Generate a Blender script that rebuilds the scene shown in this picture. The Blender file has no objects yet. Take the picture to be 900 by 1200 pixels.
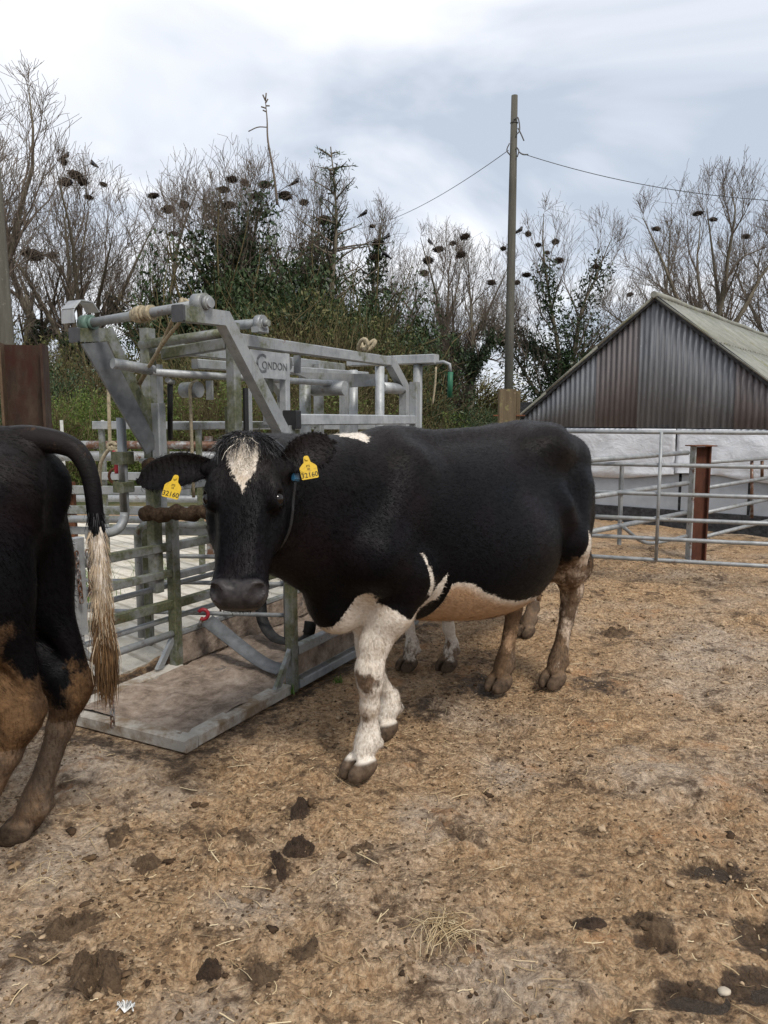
import bpy, bmesh, math, random, time
import numpy as np
from mathutils import Vector, Matrix, Quaternion
R = math.radians
scene = bpy.context.scene
COL = scene.collection
_T0 = time.time()

# ------------------------------------------------------------------ camera
CAM_H, PITCH, FPX = 1.5, R(7.0), 900.0
cam_d = bpy.data.cameras.new('camera'); cam = bpy.data.objects.new('camera', cam_d); COL.objects.link(cam)
cam.location = (0, 0, CAM_H); cam.rotation_euler = (R(90) - PITCH, 0, 0)
cam_d.sensor_fit = 'HORIZONTAL'; cam_d.sensor_width = 36.0; cam_d.lens = 36.0 * FPX / 900.0
cam_d.clip_start = 0.05; cam_d.clip_end = 3000
scene.camera = cam

# ------------------------------------------------------------------ sky and sun (overcast)
SUN_EL, SUN_AZ = R(52), R(150)      # azimuth clockwise from +Y
world = bpy.data.worlds.new('World'); scene.world = world; world.use_nodes = True
wt = world.node_tree; wt.nodes.clear()
def wn(t, **k):
    n = wt.nodes.new(t)
    for a, b in k.items(): setattr(n, a, b)
    return n
w_out = wn('ShaderNodeOutputWorld'); w_bg = wn('ShaderNodeBackground')
w_sky = wn('ShaderNodeTexSky', sky_type='NISHITA', sun_disc=False, sun_elevation=SUN_EL, sun_rotation=SUN_AZ)
w_sky.air_density = 1.0; w_sky.dust_density = 2.0
w_tc = wn('ShaderNodeTexCoord'); w_sep = wn('ShaderNodeSeparateXYZ')
wt.links.new(w_tc.outputs['Generated'], w_sep.inputs[0])
# project the view direction on a cloud ceiling so that the clouds shrink towards the horizon
w_z = wn('ShaderNodeMath', operation='MAXIMUM'); w_z.inputs[1].default_value = 0.0
wt.links.new(w_sep.outputs['Z'], w_z.inputs[0])
w_za = wn('ShaderNodeMath', operation='ADD'); w_za.inputs[1].default_value = 0.22
wt.links.new(w_z.outputs[0], w_za.inputs[0])
w_dx = wn('ShaderNodeMath', operation='DIVIDE'); w_dy = wn('ShaderNodeMath', operation='DIVIDE')
wt.links.new(w_sep.outputs['X'], w_dx.inputs[0]); wt.links.new(w_za.outputs[0], w_dx.inputs[1])
wt.links.new(w_sep.outputs['Y'], w_dy.inputs[0]); wt.links.new(w_za.outputs[0], w_dy.inputs[1])
w_cmb = wn('ShaderNodeCombineXYZ'); wt.links.new(w_dx.outputs[0], w_cmb.inputs[0]); wt.links.new(w_dy.outputs[0], w_cmb.inputs[1])
w_cmb.inputs[2].default_value = 4.3
w_n1 = wn('ShaderNodeTexNoise'); w_n1.inputs['Scale'].default_value = 1.25; w_n1.inputs['Detail'].default_value = 5; w_n1.inputs['Roughness'].default_value = 0.5
w_n1.inputs['Distortion'].default_value = 0.5
wt.links.new(w_cmb.outputs[0], w_n1.inputs['Vector'])
w_rp = wn('ShaderNodeValToRGB')
e = w_rp.color_ramp.elements
e[0].position = 0.40; e[0].color = (3.05, 3.4, 3.95, 1)
e[1].position = 0.61; e[1].color = (5.7, 5.75, 5.9, 1)
_x = w_rp.color_ramp.elements.new(0.5); _x.color = (4.3, 4.55, 5.0, 1)
wt.links.new(w_n1.outputs['Fac'], w_rp.inputs['Fac'])
w_mx = wn('ShaderNodeMixRGB'); w_mx.inputs['Fac'].default_value = 0.92
wt.links.new(w_sky.outputs[0], w_mx.inputs[1]); wt.links.new(w_rp.outputs[0], w_mx.inputs[2])
wt.links.new(w_mx.outputs[0], w_bg.inputs['Color']); w_bg.inputs['Strength'].default_value = 0.1
wt.links.new(w_bg.outputs[0], w_out.inputs['Surface'])

sun_d = bpy.data.lights.new('sun', 'SUN'); sun = bpy.data.objects.new('sun', sun_d); COL.objects.link(sun)
sun_d.energy = 1.5; sun_d.angle = R(14); sun_d.color = (1.0, 0.95, 0.88)
_sd = Vector((math.sin(SUN_AZ) * math.cos(SUN_EL), math.cos(SUN_AZ) * math.cos(SUN_EL), math.sin(SUN_EL)))
sun.rotation_euler = (-_sd).to_track_quat('-Z', 'Y').to_euler()
scene.view_settings.view_transform = 'Standard'; scene.view_settings.look = 'None'
scene.view_settings.exposure = 0.95; scene.view_settings.gamma = 1.0; scene.view_settings.use_curve_mapping = False
scene.cycles.max_bounces = 5; scene.cycles.diffuse_bounces = 3; scene.cycles.transparent_max_bounces = 6
scene.cycles.use_adaptive_sampling = True

# ------------------------------------------------------------------ pixel (900 x 1200 photo) -> place
def ray(px, py):
    x = (px - 450) / FPX; z = -(py - 600) / FPX
    c, s = math.cos(PITCH), math.sin(PITCH)
    return Vector((x, c + z * s, -s + z * c))
def at_z(px, py, z=0.0):
    d = ray(px, py); t = (z - CAM_H) / d.z
    return Vector((0, 0, CAM_H)) + d * t
def at_y(px, py, y):
    d = ray(px, py); return Vector((0, 0, CAM_H)) + d * (y / d.y)
def at_plane(px, py, p0, n):
    d = ray(px, py); o = Vector((0, 0, CAM_H)); n = Vector(n)
    return o + d * ((Vector(p0) - o).dot(n) / d.dot(n))

# ------------------------------------------------------------------ noise for geometry
def _hash(ix, iy, iz, seed):
    h = (ix.astype(np.int64) * 374761393 + iy.astype(np.int64) * 668265263 + iz.astype(np.int64) * 2147483647 + seed * 1274126177) & 0xFFFFFFFF
    h = ((h ^ (h >> 13)) * 1274126177) & 0xFFFFFFFF
    return ((h ^ (h >> 16)) & 0xFFFF) / 65535.0
def vnoise(x, y, z=None, seed=0):
    x = np.asarray(x, float); y = np.asarray(y, float); z = np.zeros_like(x) if z is None else np.asarray(z, float)
    ix, iy, iz = np.floor(x), np.floor(y), np.floor(z)
    fx, fy, fz = x - ix, y - iy, z - iz
    fx, fy, fz = [f * f * (3 - 2 * f) for f in (fx, fy, fz)]
    r = 0
    for a in (0, 1):
        for b in (0, 1):
            for c in (0, 1):
                w = (fx if a else 1 - fx) * (fy if b else 1 - fy) * (fz if c else 1 - fz)
                r = r + w * _hash(ix + a, iy + b, iz + c, seed)
    return r * 2 - 1
def fbm(x, y, z=None, seed=0, octaves=4, gain=0.5):
    r, a, f = 0, 1.0, 1.0
    for o in range(octaves):
        r = r + a * vnoise(np.asarray(x) * f, np.asarray(y) * f, None if z is None else np.asarray(z) * f, seed + o * 17)
        a *= gain; f *= 2.03
    return r

# ------------------------------------------------------------------ objects
def tag(o, label=None, cat=None, group=None, kind=None):
    if label: o['label'] = label
    if cat: o['category'] = cat
    if group: o['group'] = group
    if kind: o['kind'] = kind
    return o
def empty(name, loc=(0, 0, 0), rz=0.0):
    o = bpy.data.objects.new(name, None); COL.objects.link(o)
    o.location = loc; o.rotation_euler = (0, 0, rz); o.empty_display_size = 0.1
    return o
def link_mesh(name, me, mat=None, parent=None, smooth=False):
    o = bpy.data.objects.new(name, me); COL.objects.link(o)
    if mat is not None and not me.materials: me.materials.append(mat)
    if parent is not None: o.parent = parent
    if smooth: me.polygons.foreach_set('use_smooth', np.ones(len(me.polygons), dtype=bool))
    return o
def np_mesh(name, verts, faces):
    """verts (n,3), faces (m,k) arrays of one polygon size"""
    me = bpy.data.meshes.new(name); verts = np.asarray(verts, np.float32); faces = np.asarray(faces, np.int32)
    k = faces.shape[1]
    me.vertices.add(len(verts)); me.vertices.foreach_set('co', verts.ravel())
    me.loops.add(faces.size); me.loops.foreach_set('vertex_index', faces.ravel())
    me.polygons.add(len(faces)); me.polygons.foreach_set('loop_start', np.arange(0, faces.size, k, dtype=np.int32))
    me.update(calc_edges=True); me.validate()
    return me
def set_attr(me, name, vals):
    a = me.attributes.new(name, 'FLOAT', 'POINT'); a.data.foreach_set('value', np.asarray(vals, np.float32))
def copy_tree(o, parent=None):
    c = o.copy(); COL.objects.link(c); c.parent = parent
    for ch in list(o.children): copy_tree(ch, c)
    return c

def frame_of(d, up=(0, 0, 1)):
    d = Vector(d).normalized(); up = Vector(up)
    if abs(d.dot(up)) > 0.98: up = Vector((1, 0, 0)) if abs(d.x) < 0.9 else Vector((0, 1, 0))
    s = d.cross(up).normalized(); return d, s, s.cross(d).normalized()

class MB:
    """collects shapes that belong to ONE part"""
    def __init__(self): self.v = []; self.f = []; self.sm = []
    def _add(self, v, f, smooth=False):
        o = len(self.v); self.v += [tuple(p) for p in v]
        self.f += [tuple(i + o for i in q) for q in f]; self.sm += [smooth] * len(f)
        return self
    def beam(self, a, b, w, h, ch=0.005, up=(0, 0, 1)):
        """box section from a to b: w across, h along up, chamfered edges"""
        a, b = Vector(a), Vector(b); d, s, u = frame_of(b - a, up); x, y = w / 2, h / 2; c = min(ch, x * .9, y * .9)
        sec = [(-x + c, -y), (x - c, -y), (x, -y + c), (x, y - c), (x - c, y), (-x + c, y), (-x, y - c), (-x, -y + c)]
        v = [p + s * q[0] + u * q[1] for p in (a, b) for q in sec]
        f = [(i, (i + 1) % 8, 8 + (i + 1) % 8, 8 + i) for i in range(8)] + [tuple(range(7, -1, -1)), tuple(range(8, 16))]
        return self._add(v, f)
    def box(self, c, s, ch=0.004):
        c = Vector(c); return self.beam(c - Vector((s[0] / 2, 0, 0)), c + Vector((s[0] / 2, 0, 0)), s[1], s[2], ch)
    def tube(self, pts, r, n=10, caps=True, flat=1.0):
        pts = [Vector(p) for p in pts]; m = len(pts); rs = r if isinstance(r, (list, tuple)) else [r] * m
        v = []; side = None
        for i, p in enumerate(pts):
            d = (pts[min(i + 1, m - 1)] - pts[max(i - 1, 0)]).normalized()
            if side is None: _, side, _ = frame_of(d)
            side = (side - d * side.dot(d)); side = side.normalized() if side.length > 1e-6 else frame_of(d)[1]
            u = side.cross(d)
            v += [p + (side * math.cos(2 * math.pi * k / n) + u * (flat * math.sin(2 * math.pi * k / n))) * rs[i] for k in range(n)]
        f = [(i * n + k, i * n + (k + 1) % n, (i + 1) * n + (k + 1) % n, (i + 1) * n + k) for i in range(m - 1) for k in range(n)]
        self._add(v, f, True)
        if caps:
            o = len(self.v) - len(v); self.f += [tuple(o + k for k in range(n - 1, -1, -1)), tuple(o + (m - 1) * n + k for k in range(n))]; self.sm += [False, False]
        return self
    def prism(self, poly, d, ch=None):
        """polygon (list of 3-D points) pushed along vector d"""
        d = Vector(d); n = len(poly); p = [Vector(q) for q in poly]
        v = p + [q + d for q in p]
        f = [(i, (i + 1) % n, n + (i + 1) % n, n + i) for i in range(n)] + [tuple(range(n - 1, -1, -1)), tuple(range(n, 2 * n))]
        return self._add(v, f)
    def build(self, name, mat, parent=None):
        me = bpy.data.meshes.new(name); me.from_pydata([tuple(q) for q in self.v], [], self.f)
        me.polygons.foreach_set('use_smooth', self.sm)
        bm = bmesh.new(); bm.from_mesh(me); bmesh.ops.recalc_face_normals(bm, faces=bm.faces); bm.to_mesh(me); bm.free()
        return link_mesh(name, me, mat, parent)
def arc(c, r, a0, a1, n, ax=(1, 0, 0), ay=(0, 0, 1)):
    c, ax, ay = Vector(c), Vector(ax), Vector(ay)
    return [c + ax * (r * math.cos(a0 + (a1 - a0) * i / n)) + ay * (r * math.sin(a0 + (a1 - a0) * i / n)) for i in range(n + 1)]
def catmull(pts, n=6):
    P = [Vector(p) for p in pts]; P = [P[0] * 2 - P[1]] + P + [P[-1] * 2 - P[-2]]; out = []
    for i in range(1, len(P) - 2):
        for k in range(n):
            t = k / n; a, b, c, d = P[i - 1:i + 3]
            out.append(0.5 * ((2 * b) + (c - a) * t + (2 * a - 5 * b + 4 * c - d) * t * t + (3 * b - a - 3 * c + d) * t ** 3))
    out.append(P[-2]); return out

# ------------------------------------------------------------------ materials
class G:
    """a procedural material"""
    def __init__(s, name, rough=0.8, spec=0.3, metal=0.0):
        s.m = bpy.data.materials.new(name); s.m.use_nodes = True; s.t = s.m.node_tree
        s.b = s.t.nodes['Principled BSDF']; s.b.inputs['Roughness'].default_value = rough
        s.b.inputs['Specular IOR Level'].default_value = spec; s.b.inputs['Metallic'].default_value = metal
        s.o = s.coord('Object')
    def node(s, t, **k):
        n = s.t.nodes.new(t)
        for a, b in k.items(): setattr(n, a, b)
        return n
    def put(s, sock, val):
        if isinstance(val, bpy.types.NodeSocket): s.t.links.new(val, sock)
        elif isinstance(val, (tuple, list)) and len(val) == 3 and sock.type == 'RGBA': sock.default_value = (*val, 1)
        else: sock.default_value = val
    def coord(s, w): return s.node('ShaderNodeTexCoord').outputs[w]
    def attr(s, name): return s.node('ShaderNodeAttribute', attribute_name=name).outputs['Fac']
    def rnd(s): return s.node('ShaderNodeObjectInfo').outputs['Random']
    def map(s, scale=(1, 1, 1), vec=None, loc=None):
        n = s.node('ShaderNodeMapping'); s.put(n.inputs[0], vec or s.o); n.inputs['Scale'].default_value = scale
        if loc is not None: s.put(n.inputs['Location'], loc)
        return n.outputs[0]
    def noise(s, scale, detail=4, rough=0.55, vec=None, dist=0.0):
        n = s.node('ShaderNodeTexNoise'); s.put(n.inputs['Vector'], vec or s.o); n.inputs['Scale'].default_value = scale
        n.inputs['Detail'].default_value = detail; n.inputs['Roughness'].default_value = rough; n.inputs['Distortion'].default_value = dist
        return n.outputs['Fac']
    def vor(s, scale, vec=None, feature='F1', out='Distance'):
        n = s.node('ShaderNodeTexVoronoi', feature=feature); s.put(n.inputs['Vector'], vec or s.o); n.inputs['Scale'].default_value = scale
        return n.outputs[out]
    def ramp(s, fac, stops, inter='LINEAR'):
        n = s.node('ShaderNodeValToRGB'); n.color_ramp.interpolation = inter; el = n.color_ramp.elements
        while len(el) < len(stops): el.new(0.5)
        for e_, (p, c) in zip(el, stops):
            e_.position = p; e_.color = (*c, 1) if isinstance(c, (tuple, list)) else (c, c, c, 1)
        s.put(n.inputs[0], fac); return n.outputs['Color']
    def math(s, op, a, b=0.0, clamp=False):
        n = s.node('ShaderNodeMath', operation=op, use_clamp=clamp); s.put(n.inputs[0], a); s.put(n.inputs[1], b); return n.outputs[0]
    def mix(s, f, a, b, mode='MIX'):
        n = s.node('ShaderNodeMixRGB', blend_type=mode); s.put(n.inputs[0], f); s.put(n.inputs[1], a); s.put(n.inputs[2], b); return n.outputs[0]
    def step(s, v, lo, hi):
        n = s.node('ShaderNodeMapRange', interpolation_type='SMOOTHSTEP'); s.put(n.inputs[0], v)
        n.inputs[1].default_value = lo; n.inputs[2].default_value = hi; return n.outputs[0]
    def sep(s, vec=None):
        n = s.node('ShaderNodeSeparateXYZ'); s.put(n.inputs[0], vec or s.o); return n.outputs
    def color(s, c): s.put(s.b.inputs['Base Color'], c); return s
    def rough(s, c): s.put(s.b.inputs['Roughness'], c); return s
    def bump(s, h, dist=0.01, strength=1.0, normal=None):
        n = s.node('ShaderNodeBump'); s.put(n.inputs['Height'], h); n.inputs['Distance'].default_value = dist; n.inputs['Strength'].default_value = strength
        if normal is not None: s.put(n.inputs['Normal'], normal)
        s.put(s.b.inputs['Normal'], n.outputs[0]); return n.outputs[0]

def plain(name, c, rough=0.7, spec=0.3, metal=0.0, var=0.25, scale=20.0, bump=0.0):
    g = G(name, rough, spec, metal); n = g.noise(scale, 5, .6)
    lo = tuple(x * (1 - var) for x in c); hi = tuple(x * (1 + var) for x in c)
    g.color(g.ramp(n, [(0.3, lo), (0.7, hi)]))
    if bump: g.bump(n, bump)
    return g.m
def make_galv(name, moss=0.35, tone=1.0, rust=0.0):
    g = G(name, 0.5, 0.5, 0.35)
    spangle = g.ramp(g.noise(9, 6, .65), [(0.3, tuple(t * tone for t in (.25, .265, .275))), (0.55, tuple(t * tone for t in (.40, .415, .42))), (0.8, tuple(t * tone for t in (.56, .575, .57)))])
    streak = g.noise(26, 5, .7, g.map((1, 1, .12)))
    c = g.mix(g.math('MULTIPLY', g.step(streak, .5, .75), .5), spangle, tuple(t * tone for t in (.17, .175, .17)))
    up = g.sep(g.node('ShaderNodeNewGeometry').outputs['Normal'])[2]
    mfac = g.step(g.math('ADD', g.noise(4.5, 6, .7), g.math('MULTIPLY', up, .06)), .62 - .22 * moss, .80 - .2 * moss)
    c = g.mix(g.math('MULTIPLY', mfac, min(1.0, .5 + moss)), c, g.ramp(g.noise(60, 4), [(.3, (.055, .064, .030)), (.7, (.14, .142, .082))]))
    if rust: c = g.mix(g.step(g.noise(7, 6, .75, g.map(loc=(4, 2, 7))), .66 - .3 * rust, .74 - .2 * rust), c, (.11, .052, .028))
    g.color(c); g.rough(g.ramp(g.noise(14, 4), [(.3, .42), (.7, .68)])); g.bump(g.noise(70, 4), .0015, .6)
    return g.m
# ================================================================== cattle: one signed distance field per animal
class Field:
    def __init__(s, lo, hi, h):
        s.lo = np.array(lo, float); s.h = h
        s.n = np.ceil((np.array(hi) - s.lo) / h).astype(int) + 1
        s.ax = [s.lo[i] + h * np.arange(s.n[i]) for i in range(3)]
        s.f = np.full(s.n, 0.4, np.float32)
    def sub(s, lo, hi):
        a = np.clip(np.floor((np.array(lo) - s.lo) / s.h).astype(int), 0, s.n); b = np.clip(np.ceil((np.array(hi) - s.lo) / s.h).astype(int) + 1, 0, s.n)
        sl = tuple(slice(x, y) for x, y in zip(a, b))
        X, Y, Z = np.meshgrid(*[s.ax[i][sl[i]].astype(np.float32) for i in range(3)], indexing='ij', sparse=True)
        return sl, X, Y, Z
    def join(s, sl, d, k):
        f = s.f[sl]; t = np.clip(0.5 + 0.5 * (f - d) / k, 0, 1); s.f[sl] = f + (d - f) * t - k * t * (1 - t)
    def cut(s, sl, d, k):
        f = s.f[sl]; d = -d; t = np.clip(0.5 - 0.5 * (f - d) / k, 0, 1); s.f[sl] = f + (d - f) * t + k * t * (1 - t)
    def cone(s, a, b, ra, rb, k=0.03):
        a, b = np.array(a, float), np.array(b, float); m = max(ra, rb) + k * 1.2 + .03
        sl, X, Y, Z = s.sub(np.minimum(a, b) - m, np.maximum(a, b) + m); ab = b - a; L = ab @ ab + 1e-9
        t = np.clip(((X - a[0]) * ab[0] + (Y - a[1]) * ab[1] + (Z - a[2]) * ab[2]) / L, 0, 1)
        d = np.sqrt((X - a[0] - t * ab[0]) ** 2 + (Y - a[1] - t * ab[1]) ** 2 + (Z - a[2] - t * ab[2]) ** 2) - (ra + (rb - ra) * t)
        s.join(sl, d, k)
    def chain(s, pts, k=0.03):
        for p, q in zip(pts[:-1], pts[1:]): s.cone(p[:3], q[:3], p[3], q[3], k)
    def ell(s, c, r, M=None, k=0.03, cut=False):
        """ellipsoid; M columns are its axes"""
        c, r = np.array(c, float), np.array(r, float); M = np.eye(3) if M is None else np.array(M, float)
        e = np.sqrt(((M * r) ** 2).sum(1)) + k * 1.2 + .025
        sl, X, Y, Z = s.sub(c - e, c + e); k0 = k1 = 0
        for i in range(3):
            q = ((X - c[0]) * M[0, i] + (Y - c[1]) * M[1, i] + (Z - c[2]) * M[2, i]) / r[i]
            k0 = k0 + q * q; k1 = k1 + (q / r[i]) ** 2
        k0 = np.sqrt(k0); d = k0 * (k0 - 1) / np.maximum(np.sqrt(k1), 1e-6)
        (s.cut if cut else s.join)(sl, d, k)
    def loft(s, tab, org=(0, 0, 0), M=None, k=0.03, p=2.2, mid=0.45, roof=0.0, sag=None):
        """tab rows: x, top, bottom, half width; M columns = along, side, up"""
        tab = np.array(tab, float); org = np.array(org, float); M = np.eye(3) if M is None else np.array(M, float)
        cs = np.array([M @ np.array((r[0], sy * r[3], z)) + org for r in tab for z in r[1:3] for sy in (-1, 1)])
        m = k + .06; sl, X, Y, Z = s.sub(cs.min(0) - m, cs.max(0) + m)
        q = [(X - org[0]) * M[0, i] + (Y - org[1]) * M[1, i] + (Z - org[2]) * M[2, i] for i in range(3)]
        x = np.clip(q[0], tab[0, 0], tab[-1, 0]); xs = np.linspace(tab[0, 0], tab[-1, 0], 120)
        # smooth (cubic) table
        def sm(col):
            return np.interp(x, xs, _smooth_interp(tab[:, 0], tab[:, col], xs)).astype(np.float32)
        top, bot, hw = sm(1), sm(2), sm(3); zc = bot + (top - bot) * mid
        hz = np.where(q[2] > zc, top - zc, zc - bot); w = hw
        if roof: w = hw * (1 - roof * np.clip((q[2] - zc) / np.maximum(top - zc, .01), 0, 1) ** 2)
        g = (np.abs(q[1] / w) ** p + np.abs((q[2] - zc) / hz) ** p) ** (1 / p)
        d = (g - 1) * np.minimum(w, hz)
        ex = np.maximum(tab[0, 0] - q[0], q[0] - tab[-1, 0]); d = np.where(ex > 0, np.sqrt(np.maximum(d, 0) ** 2 + ex ** 2), d)
        s.join(sl, d, k)
    def mesh(s, iso=0.0):
        f = s.f; ins = f < iso
        c = [ins[a:f.shape[0] - 1 + a, b:f.shape[1] - 1 + b, e:f.shape[2] - 1 + e] for a in (0, 1) for b in (0, 1) for e in (0, 1)]
        tot = sum(x.astype(np.int8) for x in c); act = (tot > 0) & (tot < 8); idx = np.argwhere(act)
        num = -np.ones(act.shape, np.int32); num[act] = np.arange(len(idx))
        pos = np.zeros((len(idx), 3)); cnt = np.zeros(len(idx))
        cv = {(a, b, e): f[idx[:, 0] + a, idx[:, 1] + b, idx[:, 2] + e] for a in (0, 1) for b in (0, 1) for e in (0, 1)}
        for (a, b, e), v0 in cv.items():
            for ax in range(3):
                o = [a, b, e]
                if o[ax]: continue
                o[ax] = 1; v1 = cv[tuple(o)]; cr = (v0 < iso) != (v1 < iso)
                t = np.where(cr, (iso - v0) / np.where(cr, v1 - v0, 1), 0)
                p = np.tile(np.array([a, b, e], float), (len(idx), 1)); p[:, ax] += t
                pos += p * cr[:, None]; cnt += cr
        V = (idx + pos / cnt[:, None]) * s.h + s.lo; F = []
        for ax in range(3):
            o1, o2 = [(1, 2), (2, 0), (0, 1)][ax]
            a = [slice(None)] * 3; b = [slice(None)] * 3; a[ax] = slice(0, -1); b[ax] = slice(1, None)
            i0, i1 = ins[tuple(a)], ins[tuple(b)]; e = np.argwhere(i0 != i1); fl = i0[tuple(e.T)]
            ok = (e[:, o1] > 0) & (e[:, o2] > 0) & (e[:, o1] < f.shape[o1] - 1) & (e[:, o2] < f.shape[o2] - 1); e = e[ok]; fl = fl[ok]
            def nb(d1, d2):
                q = e.copy(); q[:, o1] -= d1; q[:, o2] -= d2; return num[tuple(q.T)]
            Q = np.stack([nb(1, 1), nb(0, 1), nb(0, 0), nb(1, 0)], 1); Q[~fl] = Q[~fl][:, ::-1]; F.append(Q)
        return V, np.concatenate(F)
def _smooth_interp(xk, yk, x):
    """monotone-ish cubic through the table"""
    d = np.diff(yk) / np.diff(xk); m = np.zeros(len(xk)); m[1:-1] = (d[:-1] * np.diff(xk)[1:] + d[1:] * np.diff(xk)[:-1]) / (np.diff(xk)[1:] + np.diff(xk)[:-1])
    m[0], m[-1] = d[0], d[-1]
    i = np.clip(np.searchsorted(xk, x) - 1, 0, len(xk) - 2); h = xk[i + 1] - xk[i]; t = (x - xk[i]) / h
    return (2 * t ** 3 - 3 * t ** 2 + 1) * yk[i] + (t ** 3 - 2 * t ** 2 + t) * h * m[i] + (-2 * t ** 3 + 3 * t ** 2) * yk[i + 1] + (t ** 3 - t ** 2) * h * m[i + 1]
def poly_dist(P, poly):
    """signed distance (+ inside) of 2-D points to a polygon"""
    P = np.asarray(P, float); poly = np.asarray(poly, float); d = np.full(len(P), 1e9); ins = np.zeros(len(P), bool)
    for a, b in zip(poly, np.roll(poly, -1, 0)):
        e = b - a; t = np.clip(((P - a) @ e) / (e @ e + 1e-12), 0, 1); d = np.minimum(d, np.linalg.norm(P - a - t[:, None] * e, axis=1))
        c = (a[1] > P[:, 1]) != (b[1] > P[:, 1]); ins ^= c & (P[:, 0] < (b[0] - a[0]) * (P[:, 1] - a[1]) / (b[1] - a[1] + 1e-12) + a[0])
    return np.where(ins, d, -d)
def seg_dist(P, pts):
    P = np.asarray(P); d = np.full(len(P), 1e9)
    for a, b in zip(pts[:-1], pts[1:]):
        a, b = np.array(a[:3], float), np.array(b[:3], float); e = b - a; t = np.clip(((P - a) @ e) / (e @ e), 0, 1)
        d = np.minimum(d, np.linalg.norm(P - a - t[:, None] * e, axis=1))
    return d

def coat_material(name, black=(.0030, .0030, .0038), dirt=(.17, .105, .06)):
    g = G(name, 0.42, 0.075)
    w = g.attr('white'); mud = g.attr('mud'); hf = g.attr('hoof'); ns = g.attr('nose'); pk = g.attr('pink')
    hair = g.noise(60, 5, .65, g.map((.5, 1.6, 1.1)))
    fine = g.noise(230, 3, .6, g.map((.35, 1.3, .8)))
    we = g.math('ADD', w, g.math('MULTIPLY', g.math('SUBTRACT', g.noise(48, 6, .75), .5), .055))
    wf = g.step(we, -.004, .004)
    blk = g.mix(g.step(g.noise(3.2, 4), .45, .8), black, tuple(b * 1.9 + .004 * (i == 0) for i, b in enumerate(black)))
    dust = g.step(g.math('ADD', g.sep()[2], g.math('MULTIPLY', g.noise(5, 6, .75), .45)), 1.38, 1.72); blk = g.mix(g.math('MULTIPLY', dust, .55), blk, (.026, .021, .019))
    wht = g.ramp(hair, [(.25, (.50, .42, .33)), (.6, (.70, .64, .56)), (.9, (.80, .76, .70))])
    wht = g.mix(g.step(g.noise(6, 5, .7), .5, .75), wht, (.47, .37, .27))
    c = g.mix(wf, blk, wht)
    c = g.mix(g.math('MULTIPLY', g.math('MULTIPLY', pk, .9), wf), c, g.ramp(hair, [(.3, (.29, .165, .082)), (.7, (.50, .31, .17))]))
    # caked dirt: broken up by noise, thicker where the mask is high
    mn = g.math('ADD', mud, g.math('MULTIPLY', g.math('SUBTRACT', g.noise(13, 6, .72, g.map((1, 1, .7))), .5), 1.15))
    mf = g.step(mn, .42, .62)
    mc = g.ramp(g.noise(38, 5, .7), [(.25, tuple(d * .38 for d in dirt)), (.5, tuple(d * .8 for d in dirt)), (.75, tuple(d * 1.35 for d in dirt))])
    mc = g.mix(g.math('MULTIPLY', g.step(g.noise(7, 5, .7, g.map((1, 1, .5))), .42, .62), .75), mc, (.040, .025, .016))
    c = g.mix(g.math('MULTIPLY', mf, .93), c, mc)
    c = g.mix(hf, c, g.ramp(g.noise(30, 5), [(.3, (.035, .025, .018)), (.7, (.13, .09, .06))]))
    c = g.mix(ns, c, g.ramp(g.noise(40, 3), [(.3, (.022, .020, .021)), (.7, (.055, .049, .049))]))
    g.color(c)
    r = g.mix(mf, g.ramp(hair, [(.3, .30), (.7, .55)]), (.85, .85, .85)); r = g.mix(ns, r, (.33, .33, .33)); g.rough(r)
    h = g.math('ADD', g.math('MULTIPLY', hair, .6), g.math('MULTIPLY', fine, .35)); h = g.math('ADD', h, g.math('MULTIPLY', mf, g.noise(45, 5, .7)))
    h = g.math('MULTIPLY', h, g.math('SUBTRACT', 1.0, g.math('MULTIPLY', ns, .7)))
    g.bump(h, .007, .5)
    return g.m

def ear_mesh(root, tip, face, length, width, n=14, m=11):
    """cupped leaf-shaped ear from root to tip; face = direction of its hollow"""
    root, tip, face = Vector(root), Vector(tip), Vector(face); d = (tip - root).normalized(); face = (face - d * face.dot(d)).normalized(); s = d.cross(face)
    V, F = [], []
    for side in (0, 1):
        for i in range(n + 1):
            t = i / n; w = width * ((.42 + .58 * math.sin(min(1, t / .45) * math.pi / 2)) if t < .45 else math.sqrt(max(0, 1 - ((t - .45) / .55) ** 2.2)))
            th = .016 * (1 - t) + .0035
            for j in range(m + 1):
                a = (j / m * 2 - 1); cup = .9 - .35 * t; ang = a * 1.25 * cup
                y = math.sin(ang) / math.sin(1.25 * cup) if cup > .05 else a
                z = (1 - math.cos(ang)) * 1.25 * (1 - .5 * t)
                edge = math.sqrt(max(0, 1 - a * a))
                p = root + d * (t * length) + s * (y * w * .5) + face * (z * w * .5 - (th * edge if side else 0) + .02 * math.sin(t * 2.6))
                V.append(p)
    k = (n + 1) * (m + 1)
    for i in range(n):
        for j in range(m):
            a = i * (m + 1) + j; F.append((a, a + 1, a + m + 2, a + m + 1)); F.append((k + a, k + a + m + 1, k + a + m + 2, k + a + 1))
    for i in range(n):
        for j in (0, m):
            a = i * (m + 1) + j; F.append((a, a + m + 1, k + a + m + 1, k + a))
    return np.array([tuple(p) for p in V]), np.array(F)
def tube_np(pts, rs, n=10):
    mb = MB(); mb.tube(pts, rs, n, caps=False); return np.array(mb.v), np.array(mb.f)

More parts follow.
